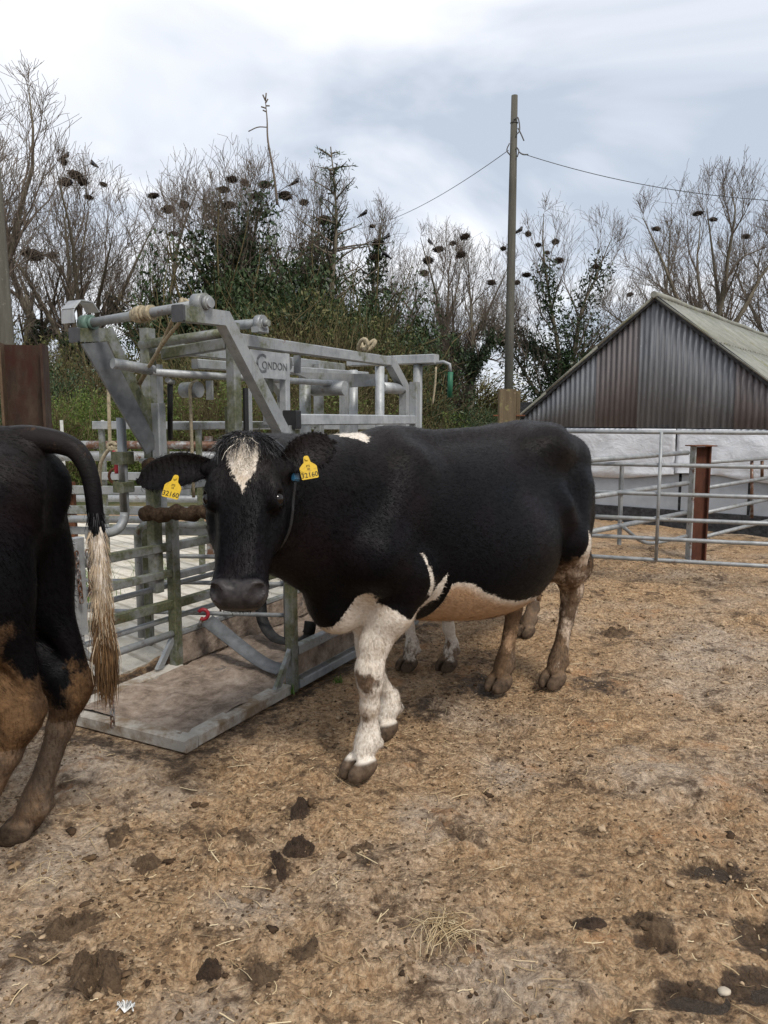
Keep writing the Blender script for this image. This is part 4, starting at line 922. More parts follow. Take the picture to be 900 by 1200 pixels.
# ------------------------------------------------------------------ right hand gates
GA, GB = at_z(640, 646, .25), at_z(985, 665, .25); GA.z = GB.z = 0
def gz(px, py):  # height on the near gate's plane
    n = (GB - GA).cross(Vector((0, 0, 1))); return at_plane(px, py, GA, n).z
rails = [gz(772, y) for y in (506, 544.5, 578.5, 608, 631, 656)]
n_ = (GB - GA).cross(Vector((0, 0, 1))); fx = ((at_plane(772, 580, GA, n_) - GA).dot((GB - GA).normalized())) / (GB - GA).length
gate('field_gate', GA, GB, rails, (fx,), M_galv_pipe, 'six-rail galvanised tube gate closing the pen behind the cow', 'gate', r=.019)
RP = at_z(815, 655, 0)
def hbeam(name, loc, rz, h, w, d, t, mat, label, flange_mat=None):
    root = empty(name, loc, rz); tag(root, label, 'post')
    mb = MB(); mb.beam((0, 0, -.1), (0, 0, h - .004), w - .002, t, .002, up=(0, 1, 0)); mb.build('web', mat, root)
    for s, m in ((-1, flange_mat or mat), (1, mat)): mb = MB(); mb.beam((s * w / 2, 0, -.1), (s * w / 2, 0, h), t * 1.3, d, .002, up=(0, 1, 0)); mb.build('flange', m, root)
    return root
hbeam('steel_post', RP, R(8), 1.20, .17, .10, .014, M_rust_bright, 'rusty red steel beam post standing behind the tube gate', make_galv('galvanised_flange', .6, .8, .5))
mb = MB(); mb.box((0, 0, 1.208), (.25, .2, .012)); mb.build('cap_plate', M_rust, bpy.data.objects['steel_post'])
def slope_rail(px0, py0, px1, py1, y0, y1, r, name, mat, parent):
    mb = MB(); mb.tube([at_y(px0, py0, y0), at_y(px1, py1, y1)], r, 10); return mb.build(name, mat, parent)
yl, yr = 6.55, 8.02
g2 = empty('tube_gate', (0, 0, 0)); tag(g2, 'tube gate swung open between the near gate and the rusty post', 'gate')
for a, b in (((668, 541), (806, 530.5)), ((668, 586), (806, 566)), ((668, 628), (803, 601))): slope_rail(*a, *b, yl - .15, yr, .024, 'rail', M_galv_pipe, g2)
mb = MB(); q = at_y(729, 545, 7.05); mb.beam((q.x, q.y, .33), (q.x, q.y, q.z), .05, .03); mb.build('upright', M_galv_pipe, g2)
mb = MB(); mb.tube(catmull([at_y(731, 618, 7.0), at_y(748, 632, 7.15), at_y(762, 636.5, 7.3), at_y(780, 634, 7.6), at_y(804, 628, yr)], 6), .018, 8); mb.build('brace', M_galv_pipe, g2)
g3 = empty('tube_gate', (0, 0, 0)); tag(g3, 'tube gate running back from the rusty post to the barn wall', 'gate')
def back(px, py0, px1=930, k=0): return None
for (a, b) in (((826, 542), (905, 536.5)), ((826, 572), (905, 559)), ((826, 601), (905, 584)), ((822, 630), (905, 609))): slope_rail(*a, 905, b[1], 8.2, 9.55, .022, 'rail', M_galv_pipe, g3)
for px, yy, y0, y1 in ((881, 9.15, 540, 607), (893, 9.35, 540, 560)): mb = MB(); mb.tube([at_y(px, y0, yy), at_y(px, y1, yy)], .02, 8); mb.build('upright', M_galv_rust, g3)
# ------------------------------------------------------------------ big posts
LP_ = at_y(36, 500, 5.6)
hbeam('steel_column', (LP_.x - .02, LP_.y, 0), R(14), 2.02, .27, .25, .014, M_rust_red, 'short rusty column of red painted steel beside the left pole', rust_mat('rust_brown', (.05, .032, .02), (.13, .085, .052)))
def wood(name, a, b, sc=(9, 9, .7), lichen=0.0):
    g = G(name, .9, .15); c = g.ramp(g.noise(9, 6, .7, g.map((1, 1, .09))), [(.3, a), (.7, b)])
    c = g.mix(g.step(g.noise(22, 6, .75), .58, .70), c, tuple(x * 1.6 for x in b))
    if lichen: c = g.mix(g.math('MULTIPLY', g.step(g.noise(10, 6, .75), .55, .66), lichen), c, (.24, .23, .10))
    g.color(c); g.bump(g.noise(16, 6, .7, g.map((1, 1, .06))), .012, 1); return g.m
M_pole = wood('pole_wood', (.065, .062, .052), (.13, .125, .105)); M_sleeper = wood('sleeper_wood', (.075, .055, .034), (.17, .135, .085), lichen=.6); M_plank = wood('plank_wood', (.05, .036, .026), (.13, .095, .07))
sp = at_y(594, 480, 11.0)
mb = MB(); mb.beam((sp.x, sp.y, -.1), (sp.x, sp.y, at_y(594, 456, 11.0).z), .24, .16, .012, up=(0, 1, 0)); post = tag(mb.build('timber_post', M_sleeper), 'thick weathered timber post in front of the telegraph pole', 'post')
mb = MB(); mb.beam((sp.x + .155, sp.y + .02, -.1), (sp.x + .155, sp.y + .02, at_y(594, 457, 11.0).z - .01), .06, .10, .008, up=(0, 1, 0)); mb.build('side_board', M_sleeper, post)
mb = MB(); mb.beam((sp.x - .2, sp.y - .05, 1.53), (sp.x + .25, sp.y - .05, 1.53), .02, .02); mb.build('bracket', M_rust, post)
# ================================================================== barn, pole, wires
BA = at_z(686, 609, 0); GD = Vector((.79, -.613, 0)).normalized(); RD = Vector((-GD.y, GD.x, 0))     # along the gable, along the ridge (away)
if RD.y < 0: RD = -RD
BN = RD
apx = at_plane(770, 346, BA, BN); e_l = at_plane(612, 486, BA, BN); z_ir = at_plane(770, 501.5, BA, BN).z
half = (apx - e_l).dot(GD); slope = (apx.z - e_l.z) / half
EAVE = 1.42; HALF = (apx.z - EAVE) / slope; cx = (apx - BA).dot(GD); BL = 9.0
barn = empty('barn', BA + GD * cx, math.atan2(GD.y, GD.x)); tag(barn, 'corrugated iron barn with dark gable and pale lower wall', 'barn')
print('barn', 'apex', round(apx.z, 2), 'half', round(HALF, 2), 'iron from', round(z_ir, 2))
def iron(name, cols, rough=.65, sc=1.0):
    g = G(name, rough, .35, .2); rn = g.rnd(); off = g.node('ShaderNodeCombineXYZ'); g.put(off.inputs[0], g.math('MULTIPLY', rn, 40)); v = g.map((1, 1, 1), loc=off.outputs[0])
    c = g.ramp(g.noise(5, 6, .7, g.map((2.2, 2.2, .25), v)), [(.28, cols[0]), (.5, cols[1]), (.74, cols[2])])
    c = g.mix(g.step(g.noise(14, 5, .75, v), .66, .74), c, tuple(x * 1.7 for x in cols[2])); g.color(c); g.bump(g.noise(30, 5), .004, .5); return g.m
M_iron = iron('iron_dark', ((.12, .125, .135), (.175, .182, .195), (.25, .26, .27))); M_iron_red = iron('iron_reddish', ((.105, .097, .10), (.155, .138, .138), (.21, .19, .19)))
def corr_sheet(name, x0, x1, zb, zt, parent, mat, y=0.0, pitch=.076, amp=.013, bot=None):
    """corrugated sheet in the gable plane; zb/zt functions of x"""
    n = max(2, int((x1 - x0) / (pitch / 6))); v, f = [], []
    for i in range(n + 1):
        x = x0 + (x1 - x0) * i / n; yy = y + amp * math.cos(2 * math.pi * x / pitch)
        v += [(x, yy, zb(x)), (x, yy, max(zt(x), zb(x) + .002))]
    f = [(2 * i, 2 * i + 2, 2 * i + 3, 2 * i + 1) for i in range(n)]
    mb = MB(); mb._add(v, f, True); o = mb.build(name, mat, parent); md = o.modifiers.new('thick', 'SOLIDIFY'); md.thickness = .003; return o
roofline = lambda x: apx.z - .06 - abs(x) * slope
rnd = random.Random(5); x = -HALF + .02; k = 0
while x < HALF - .05:
    x1 = min(x + .62 + rnd.uniform(-.03, .05), HALF - .02)
    mt = M_iron_red if (-1.25 < x < -.75 or .70 < x < 1.9) else M_iron
    lo = z_ir + rnd.uniform(-.006, .006)
    corr_sheet('iron_sheet', x, x1 + .03, lambda q: lo, roofline, barn, mt, y=-.03 - .006 * (k % 2)); x = x1; k += 1
def tarp():
    g = G('white_sheet', .55, .35); c = g.ramp(g.noise(3, 6, .65), [(.3, (.50, .52, .55)), (.7, (.68, .70, .73))]); c = g.mix(g.step(g.noise(25, 6, .8), .64, .74), c, (.24, .22, .20)); g.color(c)
    g.bump(g.math('ADD', g.noise(4.5, 4, .6, dist=1.5), g.math('MULTIPLY', g.noise(16, 4, .6, dist=2), .3)), .022, .8); return g.m
M_tarp = tarp(); M_sheet = plain('grey_sheet', (.30, .32, .345), .5, .4, var=.15, scale=4); M_dark = plain('dark_base', (.03, .03, .032), .8, var=.7, scale=25, bump=.01)
zt = z_ir - .01; zm = zt - .66; zd = .24
def wall_panel(name, x0, x1, z0, z1, mat, y, wav=0.0, seed=1):
    nx, nz = max(2, int((x1 - x0) / .05)), max(2, int((z1 - z0) / .05)); v = []
    for i in range(nx + 1):
        for j in range(nz + 1):
            px, pz = x0 + (x1 - x0) * i / nx, z0 + (z1 - z0) * j / nz
            v.append((px, y - wav * abs(float(fbm(np.array([px * 2.1]), np.array([pz * 3.4]), seed=seed, octaves=3)[0])), pz + (wav * 1.4 * math.sin(px * 2.7) if j == 0 else 0)))
    mb = MB(); mb._add(v, [(i * (nz + 1) + j, (i + 1) * (nz + 1) + j, (i + 1) * (nz + 1) + j + 1, i * (nz + 1) + j + 1) for i in range(nx) for j in range(nz)], True); o = mb.build(name, mat, barn); md = o.modifiers.new('thick', 'SOLIDIFY'); md.thickness = .006; return o
wall_panel('white_lining', -HALF + .03, .35, zm, zt, M_tarp, -.02, .035, 3); wall_panel('white_lining', .36, HALF - .03, zm + .02, zt, M_tarp, -.024, .035, 8)
xs = [-HALF + .03, -1.15, -.42, .42, 1.3, HALF - .03]
for a, b in zip(xs[:-1], xs[1:]): mb = MB(); mb.beam((a + .02, .012, (zd + zm + .05) / 2), (b - .02, .012, (zd + zm + .05) / 2), .01, zm + .05 - zd, .002); mb.build('grey_panel', M_sheet, barn)
for a in xs[1:-1]: mb = MB(); mb.beam((a, .045, .02), (a, .045, zm), .05, .05); mb.build('stud', M_dark, barn)
mb = MB(); mb.beam((-HALF + .03, .03, zd / 2 - .02), (HALF - .03, .03, zd / 2 - .02), .10, zd + .04); mb.build('base_wall', M_dark, barn)
mb = MB(); mb.beam((-HALF, .10, zt / 2 + .2), (HALF, .10, zt / 2 + .2), .02, zt + .38); mb.build('back_wall', M_dark, barn)
def roof_mat():
    g = G('roof_sheet', .9, .15); c = g.ramp(g.noise(3, 7, .7, g.map((1, 1, 1))), [(.3, (.16, .165, .14)), (.7, (.31, .31, .275))])
    c = g.mix(g.step(g.noise(2.1, 7, .72), .52, .70), c, g.ramp(g.noise(30, 4), [(.3, (.12, .12, .06)), (.7, (.24, .235, .12))])); g.color(c); g.bump(g.noise(25, 6, .7), .01, .8); return g.m
M_roof = roof_mat()
# two roof slopes of corrugated cement sheets in rows; corrugations run down the slope
sl = math.sqrt(1 + slope * slope); OV = .12
for s in (1, -1):
    rows = np.linspace(0, HALF + .18, 4)
    for r0, r1 in zip(rows[:-1], rows[1:]):
        yy = -OV
        while yy < BL:
            y1 = yy + 1.0; n = 42; v = []
            for i in range(n + 1):
                y = yy + (y1 + .06 - yy) * i / n; h = .022 * math.cos(2 * math.pi * y / .146)
                for rr, lift in ((r0, .025), (r1 + .08, .05)): v.append((s * rr, y, apx.z - .05 - rr * slope + h + (lift if rr == r0 else .045)))
            mb = MB(); mb._add(v, [(2 * i, 2 * i + 2, 2 * i + 3, 2 * i + 1) for i in range(n)], True); o = mb.build('roof_sheet', M_roof, barn); md = o.modifiers.new('thick', 'SOLIDIFY'); md.thickness = .007; md.offset = 0; yy = y1
mb = MB(); mb.tube([(0, y, apx.z + .0 + .01 * math.sin(y * 3)) for y in np.linspace(-OV - .02, BL, 20)], .045, 8); mb.build('ridge_cap', M_roof, barn)
for s in (1, -1): mb = MB(); mb.beam((s * .01, -.075, apx.z - .045), (s * (HALF + .16), -.075, apx.z - .045 - (HALF + .16) * slope), .03, .07); mb.build('barge_board', M_dark, barn)
for s in (1, -1): mb = MB(); mb.beam((s * (HALF - .02), .06, EAVE / 2), (s * (HALF - .02), BL, EAVE / 2), .08, EAVE); mb.build('side_wall', M_iron, barn)
mb = MB(); mb.prism([(-HALF, BL, 0), (HALF, BL, 0), (HALF, BL, EAVE), (0, BL, apx.z), (-HALF, BL, EAVE)], (0, .05, 0)); mb.build('back_gable', M_iron, barn)

# telegraph pole behind the timber post, and its twin at the left edge
def at_(px, py, Y): return at_y(px, py, Y)
def pole(px0, py0, px1, py1, Y, r0, r1, label):
    b, t = at_(px0, py0, Y), at_(px1, py1, Y); d = (b - t); base = b + d * (b.z / max(t.z - b.z, .1)); base.z = -.1
    root = empty('telegraph_pole', (base.x, base.y, 0)); tag(root, label, 'pole'); loc = lambda p: Vector(p) - Vector((base.x, base.y, 0))
    mb = MB(); mb.tube([loc(base), loc(b.lerp(t, .3)), loc(b.lerp(t, .7)), loc(t)], [r0 * 1.03, r0 * .95, (r0 + r1) / 2, r1], 14); mb.build('shaft', M_pole, root); return root, loc, t
Yp = 22.0
pr, ploc, ptop = pole(596, 455, 603, 112, Yp, .125, .085, 'tall bare telegraph pole carrying the wires by the barn')
w_at = at_(600, 178, Yp)
M_wire = plain('wire', (.05, .05, .05), .5); M_ins = plain('insulator', (.10, .10, .10), .4)
mb = MB(); mb.tube(arc(ploc(at_(602.5, 144, Yp)), .10, 0, 2 * math.pi, 14, (1, 0, 0), (0, 1, 0)), .012, 6, caps=False); mb.build('band', M_ins, pr)
mb = MB()
for p in ([(602, 140), (607, 138), (609, 152), (605, 158)], [(607, 150), (611, 158), (614, 165)], [(597, 168), (594, 176), (598, 182)], [(605, 172), (608, 177), (606, 184)], [(608, 178), (613, 181), (619, 181)]): mb.tube(catmull([ploc(at_(a, b, Yp - .12)) for a, b in p], 5), .018, 6)
mb.build('wire_fittings', M_ins, pr)
def wire(a, b, sag, label):
    P = [a.lerp(b, t) - Vector((0, 0, sag * 4 * t * (1 - t))) for t in np.linspace(0, 1, 24)]; mb = MB(); mb.tube(P, .0095, 5); tag(mb.build('overhead_wire', M_wire), label, 'wire')
wire(at_(596, 176, Yp - .1), at_(420, 268, 38.0), .35, 'overhead wire running from the pole down into the trees')
wire(at_(612, 180, Yp - .1), at_(980, 238, 19.0), .30, 'overhead wire running from the pole over the barn')
pole(9, 405, -11, 150, 9.5, .085, .07, 'grey pole rising behind the rusty steel column')
# ================================================================== ground
PUD = [(836, 1016, .10, .06), (908, 1096, .12, .09), (805, 1168, .09, .045), (892, 1152, .11, .06), (770, 1100, .06, .04)]
PUDW = [(at_z(a, b, 0), c, d) for a, b, c, d in PUD]
_rp = random.Random(44); PRINTS = []
while len(PRINTS) < 120:
    q = at_z(_rp.uniform(-10, 910), _rp.uniform(700, 1195), 0); PRINTS.append((q.x, q.y, _rp.uniform(0, 6.28), _rp.uniform(.6, 1.2)))
def gheight(x, y):
    x = np.asarray(x, float); y = np.asarray(y, float); shp = x.shape; x = np.atleast_1d(x).ravel(); y = np.atleast_1d(y).ravel()
    near = sst(14 - np.hypot(x, y - 4), 0, 4)
    h = .020 * fbm(x * .8, y * .8, seed=11, octaves=3) + near * (.016 * fbm(x * 4, y * 4, seed=21, octaves=4, gain=.58))
    r = np.abs(vnoise(x * 9, y * 9, seed=31)); h = h + near * (.008 * (1 - r) ** 3 + .015 * np.maximum(vnoise(x * 15, y * 15, seed=41), 0) ** .8 + .007 * np.maximum(vnoise(x * 31, y * 31, seed=43), -.3))
    for p, rx, ry in PUDW:
        m = (np.abs(x - p.x) < rx * 3) & (np.abs(y - p.y) < ry * 3)
        if m.any(): h[m] -= .032 * np.exp(-((x[m] - p.x) / rx) ** 2 - ((y[m] - p.y) / ry) ** 2)
    for px_, py_, a_, s_ in PRINTS:
        m = (np.abs(x - px_) < .14) & (np.abs(y - py_) < .14)
        if m.any():
            u = (x[m] - px_) * math.cos(a_) + (y[m] - py_) * math.sin(a_); v = -(x[m] - px_) * math.sin(a_) + (y[m] - py_) * math.cos(a_); d_ = np.minimum(np.hypot(u / .055, (v - .028) / .026), np.hypot(u / .055, (v + .028) / .026))
            h[m] += s_ * (-.017 * np.exp(-d_ ** 4) + .009 * np.exp(-((d_ - 1.5) / .35) ** 2))
    h = h - .012; return h.reshape(shp) if shp else h[0]
def axis(lo, hi, step, far, n):
    a = np.arange(lo, hi, step); g = np.cumsum(np.geomspace(step * 1.5, far * .22, n)); return np.concatenate([lo - g[::-1], a, a[-1] + g])
gx = axis(-2.6, 3.4, .019, 420, 34); gy = axis(1.55, 8.2, .019, 420, 34)
GX, GY = np.meshgrid(gx, gy, indexing='ij'); GZ = gheight(GX, GY)
def in_crush(x, y):
    dx, dy = x - CP.x, y - CP.y; u = dx * CU.x + dy * CU.y; v = dx * CV.x + dy * CV.y
    return sst(u, -.16, -.06) * sst(3.1 - u, 0, .1) * sst(v, -.12, -.03) * sst(.95 - v, -.02, .1)
yard_poly = [(-1.72, 3.95), (-1.05, 5.4), (-.30, 6.9), (.55, 8.3), (.7, 10.6), (-12, 11.2), (-12, 3.2), (-2.6, 3.6)]
def yard_d(x, y): return poly_dist(np.stack([x.ravel(), y.ravel()], 1), yard_poly).reshape(x.shape)
YD = yard_d(GX, GY)
GZ = GZ * (1 - in_crush(GX, GY)) - .02 * in_crush(GX, GY); GZ = np.where(YD > -.02, np.minimum(GZ, -.03), GZ)
ridge = np.exp(-((YD + .10) / .09) ** 2) * sst(7.0 - GY, 0, 1) * sst(GX, -4, -3); GZ = GZ + .055 * ridge * (1 + .6 * vnoise(GX * 6, GY * 6, seed=77)) * (1 - in_crush(GX, GY))
WET = np.zeros_like(GX)
for p, rx, ry in PUDW: WET = np.maximum(WET, 1.15 * np.exp(-((GX - p.x) / (rx * 1.3)) ** 2 - ((GY - p.y) / (ry * 1.4)) ** 2))
for px_, py_, r_ in ((350, 948, .11), (350, 986, .10), (327, 1011, .10), (424, 985, .07), (290, 978, .06), (84, 1083, .15), (110, 1140, .17), (247, 1136, .06), (305, 1140, .10), (357, 1112, .07), (137, 975, .10), (172, 1005, .09), (722, 738, .22), (690, 1075, .08), (760, 1078, .12), (430, 1000, .10), (560, 800, .3), (700, 800, .25), (500, 830, .2)):
    q = at_z(px_, py_, 0); WET = np.maximum(WET, .72 * np.exp(-((GX - q.x) ** 2 + (GY - q.y) ** 2) / r_ ** 2))
edge = poly_dist(np.stack([GX.ravel(), GY.ravel()], 1), [(CP.x + CU.x * a + CV.x * b, CP.y + CU.y * a + CV.y * b) for a, b in ((-.09, -.05), (2.5, -.05), (2.5, .9), (-.09, .9))]).reshape(GX.shape); WET = np.maximum(WET, .62 * np.exp(-(edge / .16) ** 2))
nx_, ny_ = GX.shape; ii = np.arange(nx_ * ny_).reshape(nx_, ny_)
ground_me = np_mesh('ground', np.stack([GX.ravel(), GY.ravel(), GZ.ravel()], 1), np.stack([ii[:-1, :-1].ravel(), ii[1:, :-1].ravel(), ii[1:, 1:].ravel(), ii[:-1, 1:].ravel()], 1))
def ground_mat():
    g = G('ground_manure', .88, .25)
    big = g.noise(.75, 5, .6); mid = g.noise(4.2, 6, .68); fine = g.noise(34, 6, .72); fib = g.noise(70, 4, .7, g.map((1, .35, 1))); fib2 = g.noise(70, 4, .7, g.map((.3, 1, 1), loc=(3, 1, 2)))
    straw = g.ramp(fine, [(.30, (.17, .095, .047)), (.46, (.39, .245, .13)), (.62, (.57, .39, .225)), (.8, (.72, .54, .36))])
    pale = g.ramp(fine, [(.32, (.26, .175, .112)), (.55, (.52, .395, .28)), (.75, (.67, .54, .415))])
    c = g.mix(g.step(big, .46, .66), straw, pale)
    cell = g.vor(60, g.map((1, 1, .3)), out='Color'); cell2 = g.vor(130, g.map((1, .7, .3)), out='Color'); cb = g.math('ADD', g.math('MULTIPLY', g.sep(cell)[0], .6), g.math('MULTIPLY', g.sep(cell2)[1], .4))
    c = g.mix(g.math('MULTIPLY', g.step(cb, .50, .2), .5), c, (.10, .062, .034)); c = g.mix(g.math('MULTIPLY', g.step(cb, .68, .95), .35), c, (.62, .50, .35))  # dark cells stand for shaded crevices between crumbs, painted into the colour
    f = g.math('MAXIMUM', g.step(fib, .58, .72), g.step(fib2, .60, .74)); c = g.mix(g.math('MULTIPLY', f, .55), c, (.50, .38, .22))
    c = g.mix(g.math('MULTIPLY', g.step(g.math('ADD', g.attr('dry'), g.math('MULTIPLY', g.math('SUBTRACT', g.noise(5, 6, .7), .5), 1.3)), .3, .95), .55), c, g.ramp(fine, [(.3, (.25, .20, .155)), (.55, (.52, .445, .365)), (.78, (.68, .60, .51))]))
    dark = g.step(g.math('ADD', g.math('MULTIPLY', mid, .7), g.math('MULTIPLY', g.noise(15, 6, .75), .45)), .575, .70)
    c = g.mix(g.math('MULTIPLY', dark, .85), c, g.ramp(fine, [(.3, (.035, .020, .011)), (.7, (.13, .078, .042))]))
    orange = g.math('MULTIPLY', g.step(g.noise(2.6, 5, .7, g.map(loc=(7, 3, 1))), .58, .70), .5); c = g.mix(orange, c, (.45, .23, .10))
    y = g.sep()[1]; grass = g.step(g.math('ADD', y, g.math('MULTIPLY', g.noise(.6, 4), 2.5)), 13.2, 15); c = g.mix(grass, c, g.ramp(g.noise(3, 5), [(.3, (.035, .055, .015)), (.7, (.10, .10, .04))]))
    wf = g.step(g.math('ADD', g.attr('wet'), g.math('MULTIPLY', g.math('SUBTRACT', g.noise(16, 6, .72), .5), 1.3)), .42, .72); c = g.mix(g.math('MULTIPLY', wf, .9), c, g.ramp(fine, [(.3, (.020, .012, .007)), (.7, (.085, .052, .030))]))
    g.color(c)
    h = g.math('ADD', g.math('MULTIPLY', fine, .5), g.math('MULTIPLY', g.noise(95, 5, .75), .35)); h = g.math('ADD', h, g.math('MULTIPLY', f, .3)); h = g.math('ADD', h, g.math('MULTIPLY', g.math('SUBTRACT', cb, g.vor(60, g.map((1, 1, .3)))), .30)); g.bump(h, .030, 1.0)
    g.rough(g.mix(wf, g.mix(dark, (.92, .92, .92), (.75, .75, .75)), (.42, .42, .42))); return g.m
DRY = np.zeros_like(GX)
for px_, py_, r_ in ((40, 1010, .45), (10, 1150, .35), (180, 930, .30), (300, 1060, .22), (520, 950, .3), (620, 1150, .25), (760, 900, .4), (120, 900, .35), (850, 760, .7), (600, 900, .3), (230, 1190, .2)):
    q = at_z(px_, py_, 0); DRY = np.maximum(DRY, .8 * np.exp(-((GX - q.x) ** 2 + (GY - q.y) ** 2) / r_ ** 2))
set_attr(ground_me, 'wet', WET.ravel()); set_attr(ground_me, 'dry', DRY.ravel()); M_ground = ground_mat(); ground = link_mesh('ground', ground_me, M_ground, None, True); tag(ground, kind='structure')
# pale concrete yard behind the crush
def yard_mat():
    g = G('yard_concrete', .88, .25); c = g.ramp(g.noise(6, 7, .7), [(.3, (.46, .42, .35)), (.55, (.63, .585, .50)), (.8, (.74, .70, .62))])
    c = g.mix(g.step(g.noise(2.2, 6, .72), .50, .68), c, (.47, .40, .26)); c = g.mix(g.math('MULTIPLY', g.step(g.noise(55, 5, .75, g.map((1, .4, 1))), .57, .68), .7), c, (.40, .34, .20))
    w = g.node('ShaderNodeTexWave', wave_type='BANDS', bands_direction='DIAGONAL'); g.put(w.inputs['Vector'], g.o); w.inputs['Scale'].default_value = 2.4; w.inputs['Distortion'].default_value = .6
    gr = g.step(w.outputs['Fac'], .0, .16); c = g.mix(g.math('MULTIPLY', g.math('SUBTRACT', 1, gr), .45), c, (.20, .165, .115)); g.color(c)
    g.bump(g.math('ADD', g.math('MULTIPLY', gr, 1.0), g.noise(45, 5, .7)), .010, .9); return g.m
mb = MB(); mb.prism([(x, y, -.25) for x, y in yard_poly], (0, 0, .262)); tag(mb.build('concrete_yard', yard_mat()), kind='structure')

# ------------------------------------------------------------------ loose stuff: clods and straw
rs = np.random.default_rng(12)
def rough_blob(seed, sub=2, sq=(1, 1, .6), amp=.35):
    bm = bmesh.new(); bmesh.ops.create_icosphere(bm, subdivisions=sub, radius=1.0); v = np.array([x.co[:] for x in bm.verts]); f = np.array([[x.index for x in q.verts] for q in bm.faces]); bm.free()
    n = fbm(v[:, 0] * 1.6 + seed * 9, v[:, 1] * 1.6, v[:, 2] * 1.6, seed=seed, octaves=3); v = v * (1 + amp * n)[:, None] * np.array(sq); return v, f
blobs = [rough_blob(k, 2 if k < 3 else 1, (1, .7 + .3 * (k % 2), .55), .75) for k in range(9)]
def px_scatter(n, ymin, ymax, xmin=-20, xmax=920):
    px = rs.uniform(xmin, xmax, n); py = rs.uniform(ymin, ymax, n); P = np.array([tuple(at_z(a, b, 0)) for a, b in zip(px, py)]); return P[:, 0], P[:, 1]
def keep(x, y):
    return (in_crush(x, y) < .05) & (yard_d(x, y) < -.02) & (y < 9.5)
n = 30000; x, y = rs.uniform(-3.2, 4.4, n * 3), 1.5 + 7.5 * rs.uniform(0, 1, n * 3) ** 1.7
dn = fbm(x * 1.6, y * 1.6, seed=55, octaves=4); ok = keep(x, y) & (rs.uniform(-.9, .9, n * 3) < dn + .1); x, y = x[ok][:n], y[ok][:n]; n = len(x); z = gheight(x, y)
s_ = .003 + .007 * rs.random(n) ** 2 + np.where(rs.random(n) < .05, .014 * rs.random(n) ** 1.8, 0); a = rs.uniform(0, 6.28, n); kd = np.where(s_ > .017, rs.integers(0, 3, n), rs.integers(3, 9, n)); VV, FF, off = [], [], 0
for k in range(9):
    m = kd == k; bv, bf = blobs[k]; q = bv[None] * s_[m][:, None, None]; ca, sa = np.cos(a[m])[:, None], np.sin(a[m])[:, None]
    P = np.stack([q[..., 0] * ca - q[..., 1] * sa + x[m][:, None], q[..., 0] * sa + q[..., 1] * ca + y[m][:, None], q[..., 2] * .85 + (z[m] + s_[m] * .12)[:, None]], 2); c_ = m.sum()
    VV.append(P.reshape(-1, 3)); FF.append((bf[None] + (np.arange(c_) * len(bv))[:, None, None]).reshape(-1, 3) + off); off += c_ * len(bv)
def clod_mat():
    g = G('clods', .9, .2); r = g.node('ShaderNodeNewGeometry').outputs['Random Per Island']; c = g.ramp(r, [(0, (.045, .027, .015)), (.35, (.12, .074, .040)), (.7, (.28, .19, .11)), (1, (.46, .34, .22))]); g.color(c); g.bump(g.noise(160, 4, .7), .004, .8); return g.m
tag(link_mesh('manure_clods', np_mesh('manure_clods', np.vstack(VV), np.vstack(FF)), clod_mat(), None, False), 'small brown clods of trodden manure over the pen floor', 'manure', kind='stuff')
# straw: bent flat stalks
n = 2600; x, y = rs.uniform(-2.8, 4.2, n * 2), 1.5 + 6.5 * rs.uniform(0, 1, n * 2) ** 1.6
dn = fbm(x * 1.1 + 40, y * 1.1, seed=66, octaves=3); ok = keep(x, y) & (rs.uniform(-.8, 1.1, n * 2) < dn + .15 + .2 * (x > 0)); x, y = x[ok][:n], y[ok][:n]; n = len(x); z = gheight(x, y)
L = .02 + .10 * rs.random(n) ** 2.2; a = rs.uniform(0, 6.28, n); cv = rs.normal(0, .5, n); w = .0007 + .0009 * rs.random(n); tl_ = rs.normal(0, .12, n); V_ = []
for k in range(4):
    t = k / 3 - .5; ang = a + cv * t; cx_, cy_ = x + L * t * np.cos(a + cv * t * .5), y + L * t * np.sin(a + cv * t * .5); cz = z + .006 + L * t * tl_ + .004 * rs.random(n)
    V_ += [np.stack([cx_ - np.sin(ang) * w, cy_ + np.cos(ang) * w, cz], 1), np.stack([cx_ + np.sin(ang) * w, cy_ - np.cos(ang) * w, cz + .001], 1)]
V_ = np.stack(V_, 1); F_ = np.concatenate([np.arange(n)[:, None] * 8 + np.array([[2 * k, 2 * k + 1, 2 * k + 3, 2 * k + 2]]) for k in range(3)])
def straw_mat():
    g = G('straw', .7, .3); r = g.node('ShaderNodeNewGeometry').outputs['Random Per Island']; g.color(g.ramp(r, [(0, (.20, .13, .065)), (.5, (.42, .31, .17)), (1, (.62, .51, .33))])); return g.m
M_straw = straw_mat(); tag(link_mesh('straw_litter', np_mesh('straw_litter', V_.reshape(-1, 3), F_), M_straw), 'loose pale straw scattered over the pen floor', 'straw', kind='stuff')
